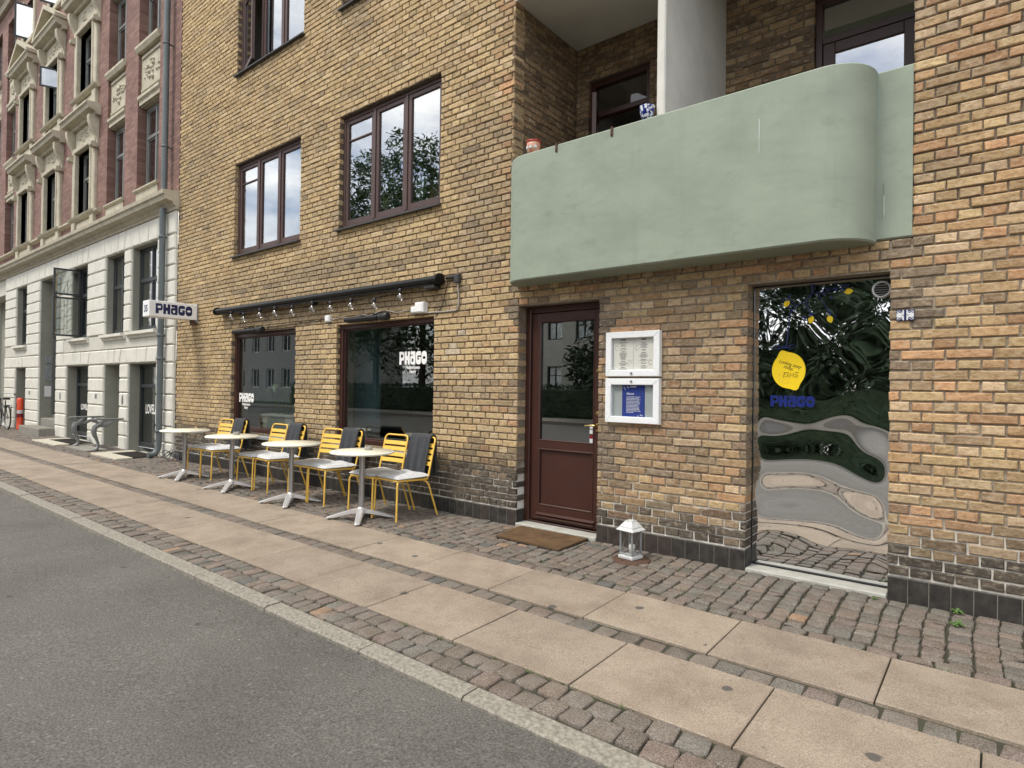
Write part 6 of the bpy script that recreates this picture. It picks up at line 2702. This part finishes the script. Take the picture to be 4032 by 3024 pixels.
def leg_rail(x, label):
    r = empty('leg_rail', (x, -.55, gz(-.55)), label, 'handrail', 'cast-iron animal-leg rails at the basement steps')
    mb = MB()
    P = [(0, -.06, .015), (0, -.005, .03), (0, .03, .07), (0, .035, .16), (0, .005, .25), (0, -.03, .33), (0, -.05, .42), (0, -.03, .50), (0, .05, .55), (0, .10, .60), (0, .13, .635)]
    mb.tube(P, [.035, .045, .030, .026, .030, .042, .052, .055, .050, .040, .025], 12)
    obj('animal_leg', mb, 'castiron', r, False)
    mb = MB()
    for k in range(3):
        a = -.02 + k * .02
        mb.tube([(a, -.05, .02), (a * 1.3, -.11, .014)], [.016, .008], 8)
    obj('paw', mb, 'castiron', r, False)
    mb = MB()
    mb.tube([(0, .06, .535), (0, .16, .53), (0, .26, .58), (0, .33, .635)], [.040, .036, .03, .012], 10)
    obj('wing', mb, 'castiron', r, False)
    mb = MB()
    mb.tube([(0, -.14, .62), (0, -.15, .645), (0, -.12, .660), (0, .52, .660)], [.014, .018, .02, .02], 10)
    mb.tube([(0, -.12, .655), (0, -.05, .625), (0, .02, .60), (0, .06, .57)], [.022, .028, .03, .03], 10)
    obj('rail', mb, 'castiron', r, False)


leg_rail(-15.93, 'cast-iron animal-leg handrail on the light-well side of the basement steps')
leg_rail(-14.66, 'cast-iron animal-leg handrail on the downpipe side of the basement steps')

# bollard
bo = empty('bollard', (-22.75, -.10, gz(-.10)), 'orange-red plastic marker bollard with white and dark red bands', 'bollard')
mb = MB()
mb.lathe([(.085, 0), (.085, .05), (.078, .06), (.078, .36)], 18)
obj('lower_post', mb, 'redorange', bo, False)
mb = MB()
mb.lathe([(.079, .36), (.079, .47)], 18)
obj('dark_band', mb, 'redband', bo, False)
mb = MB()
mb.lathe([(.079, .47), (.079, .57)], 18)
obj('white_band', mb, 'reflective', bo, False)
mb = MB()
mb.lathe([(.078, .57), (.080, .88), (.070, .93), (.02, .935)], 18)
obj('upper_post', mb, 'redorange', bo, False)
mb = MB()
mb.bev(-.012, .012, -.084, -.06, .66, .76, r=.008)
obj('grip_hole', mb, 'redband', bo, False)

# bicycle leaning by the gateway pier
bk = empty('bicycle', (-23.40, -.36, gz(-.36)), 'black city bicycle parked beside the bollard', 'bicycle')


def wheel(x):
    mb = MB()
    mb.tube([(x + .335 * math.cos(a), 0, .345 + .335 * math.sin(a)) for a in [2 * PI * k / 36 for k in range(36)]], .019, 8, closed=True)
    w = obj('wheel', mb, 'rubber', bk, False)
    mb = MB()
    mb.tube([(x + .312 * math.cos(a), 0, .345 + .312 * math.sin(a)) for a in [2 * PI * k / 36 for k in range(36)]], .011, 6, closed=True)
    obj('rim', mb, 'steel', w, False)
    mb = MB()
    for k in range(18):
        a = 2 * PI * k / 18
        mb.tube([(x + .02 * math.cos(a + .5), .012 * (-1) ** k, .345 + .02 * math.sin(a + .5)), (x + .31 * math.cos(a), 0, .345 + .31 * math.sin(a))], .0014, 4, caps=False)
    mb.lathe([(.022, -.04), (.022, .04)], 10, (x, 0, .345), axis='y')
    obj('spokes', mb, 'steel', w, False)
    mb = MB()
    mb.tube([(x + .372 * math.cos(a), 0, .345 + .372 * math.sin(a)) for a in [math.radians(20 + 8 * k) for k in range(18)]], .018, 6)
    obj('mudguard', mb, 'black', bk, False)


wheel(.52)
wheel(-.55)
mb = MB()
for a, b2, r in (((.52, 0, .345), (.12, 0, .30), .010), ((.52, 0, .345), (.22, 0, .80), .010), ((.12, 0, .30), (.24, 0, .86), .016), ((.12, 0, .30), (-.32, 0, .72), .018), ((.20, 0, .62), (-.34, 0, .80), .015), ((-.31, 0, .68), (-.37, 0, .92), .017), ((-.33, 0, .70), (-.55, 0, .345), .013)):
    mb.tube([a, b2], r, 8)
obj('frame', mb, 'black', bk, False)
mb = MB()
mb.tube([(-.37, 0, .92), (-.38, 0, 1.02)], .013, 8)
mb.tube([(-.18, -.30, 1.03), (-.28, -.29, 1.05), (-.38, -.18, 1.06), (-.40, 0, 1.04), (-.38, .18, 1.06), (-.28, .29, 1.05), (-.18, .30, 1.03)], .011, 8)
obj('handlebar', mb, 'steel', bk, False)
for s in (-1, 1):
    mb = MB()
    mb.tube([(-.24, s * .295, 1.045), (-.12, s * .30, 1.02)], .017, 8)
    obj('grip', mb, 'rubber', bk, False)
mb = MB()
mb.prism(R_([(.12, -.03, .02), (.24, -.09, .05), (.38, -.09, .05), (.38, .09, .05), (.24, .09, .05), (.12, .03, .02)]), lambda u, v, d: (u, v, d), .88, .935, smooth=True)
obj('saddle', mb, 'rubber', bk, False)
mb = MB()
for s in (-.06, .06):
    mb.tube([(.24, s, .72), (.62, s, .72), (.66, s, .70), (.56, s, .36)], .007, 6)
for k in range(4):
    mb.tube([(.30 + k * .1, -.06, .72), (.30 + k * .1, .06, .72)], .006, 6)
obj('rack', mb, 'black', bk, False)
mb = MB()
mb.lathe([(.085, -.03), (.085, -.022)], 20, (.12, 0, .30), axis='y')
mb.tube([(.12, -.05, .30), (.16, -.06, .14)], .009, 6)
mb.bev(.13, .20, -.13, -.06, .13, .15)
obj('crank', mb, 'steel', bk, False)


# ================================================================== ACROSS THE STREET (seen in the mirror panel and the panes)
def leaf_cloud(mb, cx, cy, cz, rx, ry, rz, n, size, rr, hollow=.35):
    for _ in range(n):
        while True:
            u, v, w = rr.uniform(-1, 1), rr.uniform(-1, 1), rr.uniform(-1, 1)
            d = u * u + v * v + w * w
            if hollow < d < 1:
                break
        k = .78 + .35 * math.sin(3 * u + 2 * w + cx) * math.sin(2.6 * v + cz)
        p = Vector((cx + u * rx * k, cy + v * ry * k, cz + w * rz * k))
        a = Vector((rr.gauss(0, 1), rr.gauss(0, 1), rr.gauss(0, .7))).normalized() * size * rr.uniform(.6, 1.3)
        b2 = Vector((rr.gauss(0, 1), rr.gauss(0, 1), rr.gauss(0, .7))).normalized() * size * rr.uniform(.35, .8)
        mb.add([tuple(p - a), tuple(p + b2 * .6), tuple(p + a), tuple(p - b2 * .6)], [(0, 1, 2, 3)])


def tree(name, x, y, h, spread, seed, dark, label, droop=False):
    rr = random.Random(seed)
    t = empty(name, (x, y, .03), label, 'tree', 'trees across the street')
    mb = MB()
    mb.tube([(0, 0, 0), (.1, .05, h * .25), (-.05, 0, h * .5), (.05, .1, h * .8)], [.26, .2, .13, .04], 9)
    for k in range(9):
        a = k * 2.4 + seed
        z = h * (.22 + .06 * k)
        l = spread * (.9 - .07 * k)
        mb.tube([(0, 0, z), (math.cos(a) * l * .5, math.sin(a) * l * .5, z + l * .25), (math.cos(a) * l, math.sin(a) * l, z + l * .4)], [.08, .05, .015], 6)
    obj('trunk', mb, 'bark', t, False)
    mb = MB()
    for k in range(11):
        a = k * 2.4 + seed
        f = k / 10
        z = h * (.20 + .68 * f)
        rad = spread * (.72 - .55 * abs(f - .35))
        leaf_cloud(mb, math.cos(a) * rad, math.sin(a) * rad, z, spread * .5, spread * .5, h * .13, 700, .22, rr, .05)
    if dark:
        for k in range(7):
            a = k * .9 + seed
            leaf_cloud(mb, math.cos(a) * spread * .75, math.sin(a) * spread * .6, 1.9 + .35 * (k % 3), spread * .55, spread * .5, 1.7, 750, .26, rr, .02)
    leaf_cloud(mb, 0, 0, h * .55, spread * .75, spread * .75, h * .38, 2600, .30, rr, .02)
    obj('crown', mb, 'leafdark' if dark else 'leaf', t, False)


tree('yew_tree', -13.6, -22.0, 12.5, 3.6, 1, True, 'dense dark tree across the street, next to the white house')
tree('yew_tree', -9.0, -21.4, 13.5, 3.8, 2, True, 'dense dark tree across the street, midway along the hedge')
tree('yew_tree', -4.4, -21.8, 12.5, 3.8, 3, True, 'dense dark tree across the street, opposite the mirror panel')
tree('ash_tree', -29.5, -22.0, 19.0, 3.8, 4, False, 'tall leafy tree across the street beyond the white house')
tree('ash_tree', -35.5, -23.0, 20.0, 4.0, 5, False, 'tallest leafy tree across the street, farthest beyond the white house')
tree('ash_tree', -26.0, -26.5, 12.0, 3.8, 7, True, 'dark tree behind the corner of the white house across the street')
tree('ash_tree', 0.4, -22.0, 12.6, 3.9, 6, True, 'leafy tree across the street past the end of the dark trees')
# hedge
hg = empty('hedge', (-6, -19.2, .03), 'clipped green hedge along the far pavement', 'hedge')
rr = random.Random(11)
mb = MB()
for k in range(15000):
    x, z = rr.uniform(-40, 9), rr.uniform(0, 1.5)
    y = -19.2 + (rr.choice((-1, 1)) * .42 + rr.gauss(0, .05) if rr.random() < .75 else rr.uniform(-.4, .4))
    if rr.random() < .25:
        z, y = 1.5 + rr.gauss(0, .05), -19.2 + rr.uniform(-.42, .42)
    a = Vector((rr.gauss(0, 1), rr.gauss(0, 1), rr.gauss(0, 1))).normalized() * .085
    b2 = Vector((rr.gauss(0, 1), rr.gauss(0, 1), rr.gauss(0, 1))).normalized() * .05
    p = Vector((x, y, z + .04))
    mb.add([tuple(p - a), tuple(p + b2), tuple(p + a), tuple(p - b2)], [(0, 1, 2, 3)])
obj('foliage', mb, 'leafdark', hg)
mb = MB()
mb.bev(-40, 9, -19.5, -18.9, .03, 1.42, r=.08)
obj('inner_twigs', mb, 'leafdark', hg)
# white house
hs = empty('white_house', (-20, -26, .03), 'plain white rendered house across the street', 'house')
mb = MB()
HW = [(-23.9 + 1.9 * i, -22.9 + 1.9 * i, z, z + 1.5) for i in range(4) for z in (1.2, 4.2)]
wall_holes(mb, -24.9, -16.9, .03, 6.6, HW, lambda u, d, z: (u, -22.8 + d, z), 0, -.2)
mb.box(-24.9, -16.9, -30.5, -23.2, .03, 6.6)
obj('wall', mb, 'whitewall', hs)
mb = MB()
mb.prism([(-31.0, 6.6), (-22.4, 6.6), (-26.7, 10.2)], lambda u, v, d: (d, u, v), -25.2, -16.6)
rf = obj('roof', mb, simple('dark_roof_tiles', (.10, .055, .045), .85, scale=9), hs)
mb = MB()
mb.bev(-19.5, -18.8, -27.2, -26.5, 9.0, 11.2)
obj('chimney', mb, 'redbrick', rf)
for h in HW:
    mb = MB()
    x0, x1, z0, z1 = h
    for a in ((x0, x0 + .07, z0, z1), (x1 - .07, x1, z0, z1), (x0 + .07, x1 - .07, z0, z0 + .07), (x0 + .07, x1 - .07, z1 - .07, z1), ((x0 + x1) / 2 - .03, (x0 + x1) / 2 + .03, z0 + .07, z1 - .07), (x0 + .07, x1 - .07, z0 + .95, z0 + 1.0)):
        mb.bev(a[0], a[1], -22.98, -22.92, a[2], a[3])
    w = obj('window', mb, 'darkframe', hs)
    mb = MB()
    mb.box(x0 + .05, x1 - .05, -22.965, -22.96, z0 + .05, z1 - .05)
    obj('pane', mb, 'shopglass', w)

# grey terrace farther along the far side
gh = empty('grey_house', (-48.0, -26, .03), 'grey rendered terrace house far along the opposite pavement', 'house')
mb = MB()
GW = [(-55.5 + 2.4 * i, -54.3 + 2.4 * i, z, z + 1.6) for i in range(7) for z in (1.2, 4.2, 7.2)]
wall_holes(mb, -57, -39.5, .03, 9.6, GW, lambda u, d, z: (u, -21.6 + d, z), 0, -.2)
mb.box(-57, -39.5, -29, -22.0, .03, 9.6)
obj('wall', mb, simple('grey_render', (.46, .45, .42), .9, scale=2), gh)
mb = MB()
mb.prism([(-29.4, 9.6), (-21.2, 9.6), (-25.3, 12.6)], lambda u, v, d: (d, u, v), -57.3, -39.2)
obj('roof', mb, bpy.data.materials['dark_roof_tiles'], gh)
for h in GW:
    mb = MB()
    x0, x1, z0, z1 = h
    for a in ((x0, x0 + .08, z0, z1), (x1 - .08, x1, z0, z1), (x0 + .08, x1 - .08, z0, z0 + .08), (x0 + .08, x1 - .08, z1 - .08, z1), ((x0 + x1) / 2 - .035, (x0 + x1) / 2 + .035, z0 + .08, z1 - .08)):
        mb.bev(a[0], a[1], -21.78, -21.72, a[2], a[3])
    w = obj('window', mb, 'white', gh)
    mb = MB()
    mb.box(x0 + .05, x1 - .05, -21.765, -21.76, z0 + .05, z1 - .05)
    obj('pane', mb, 'room', w)
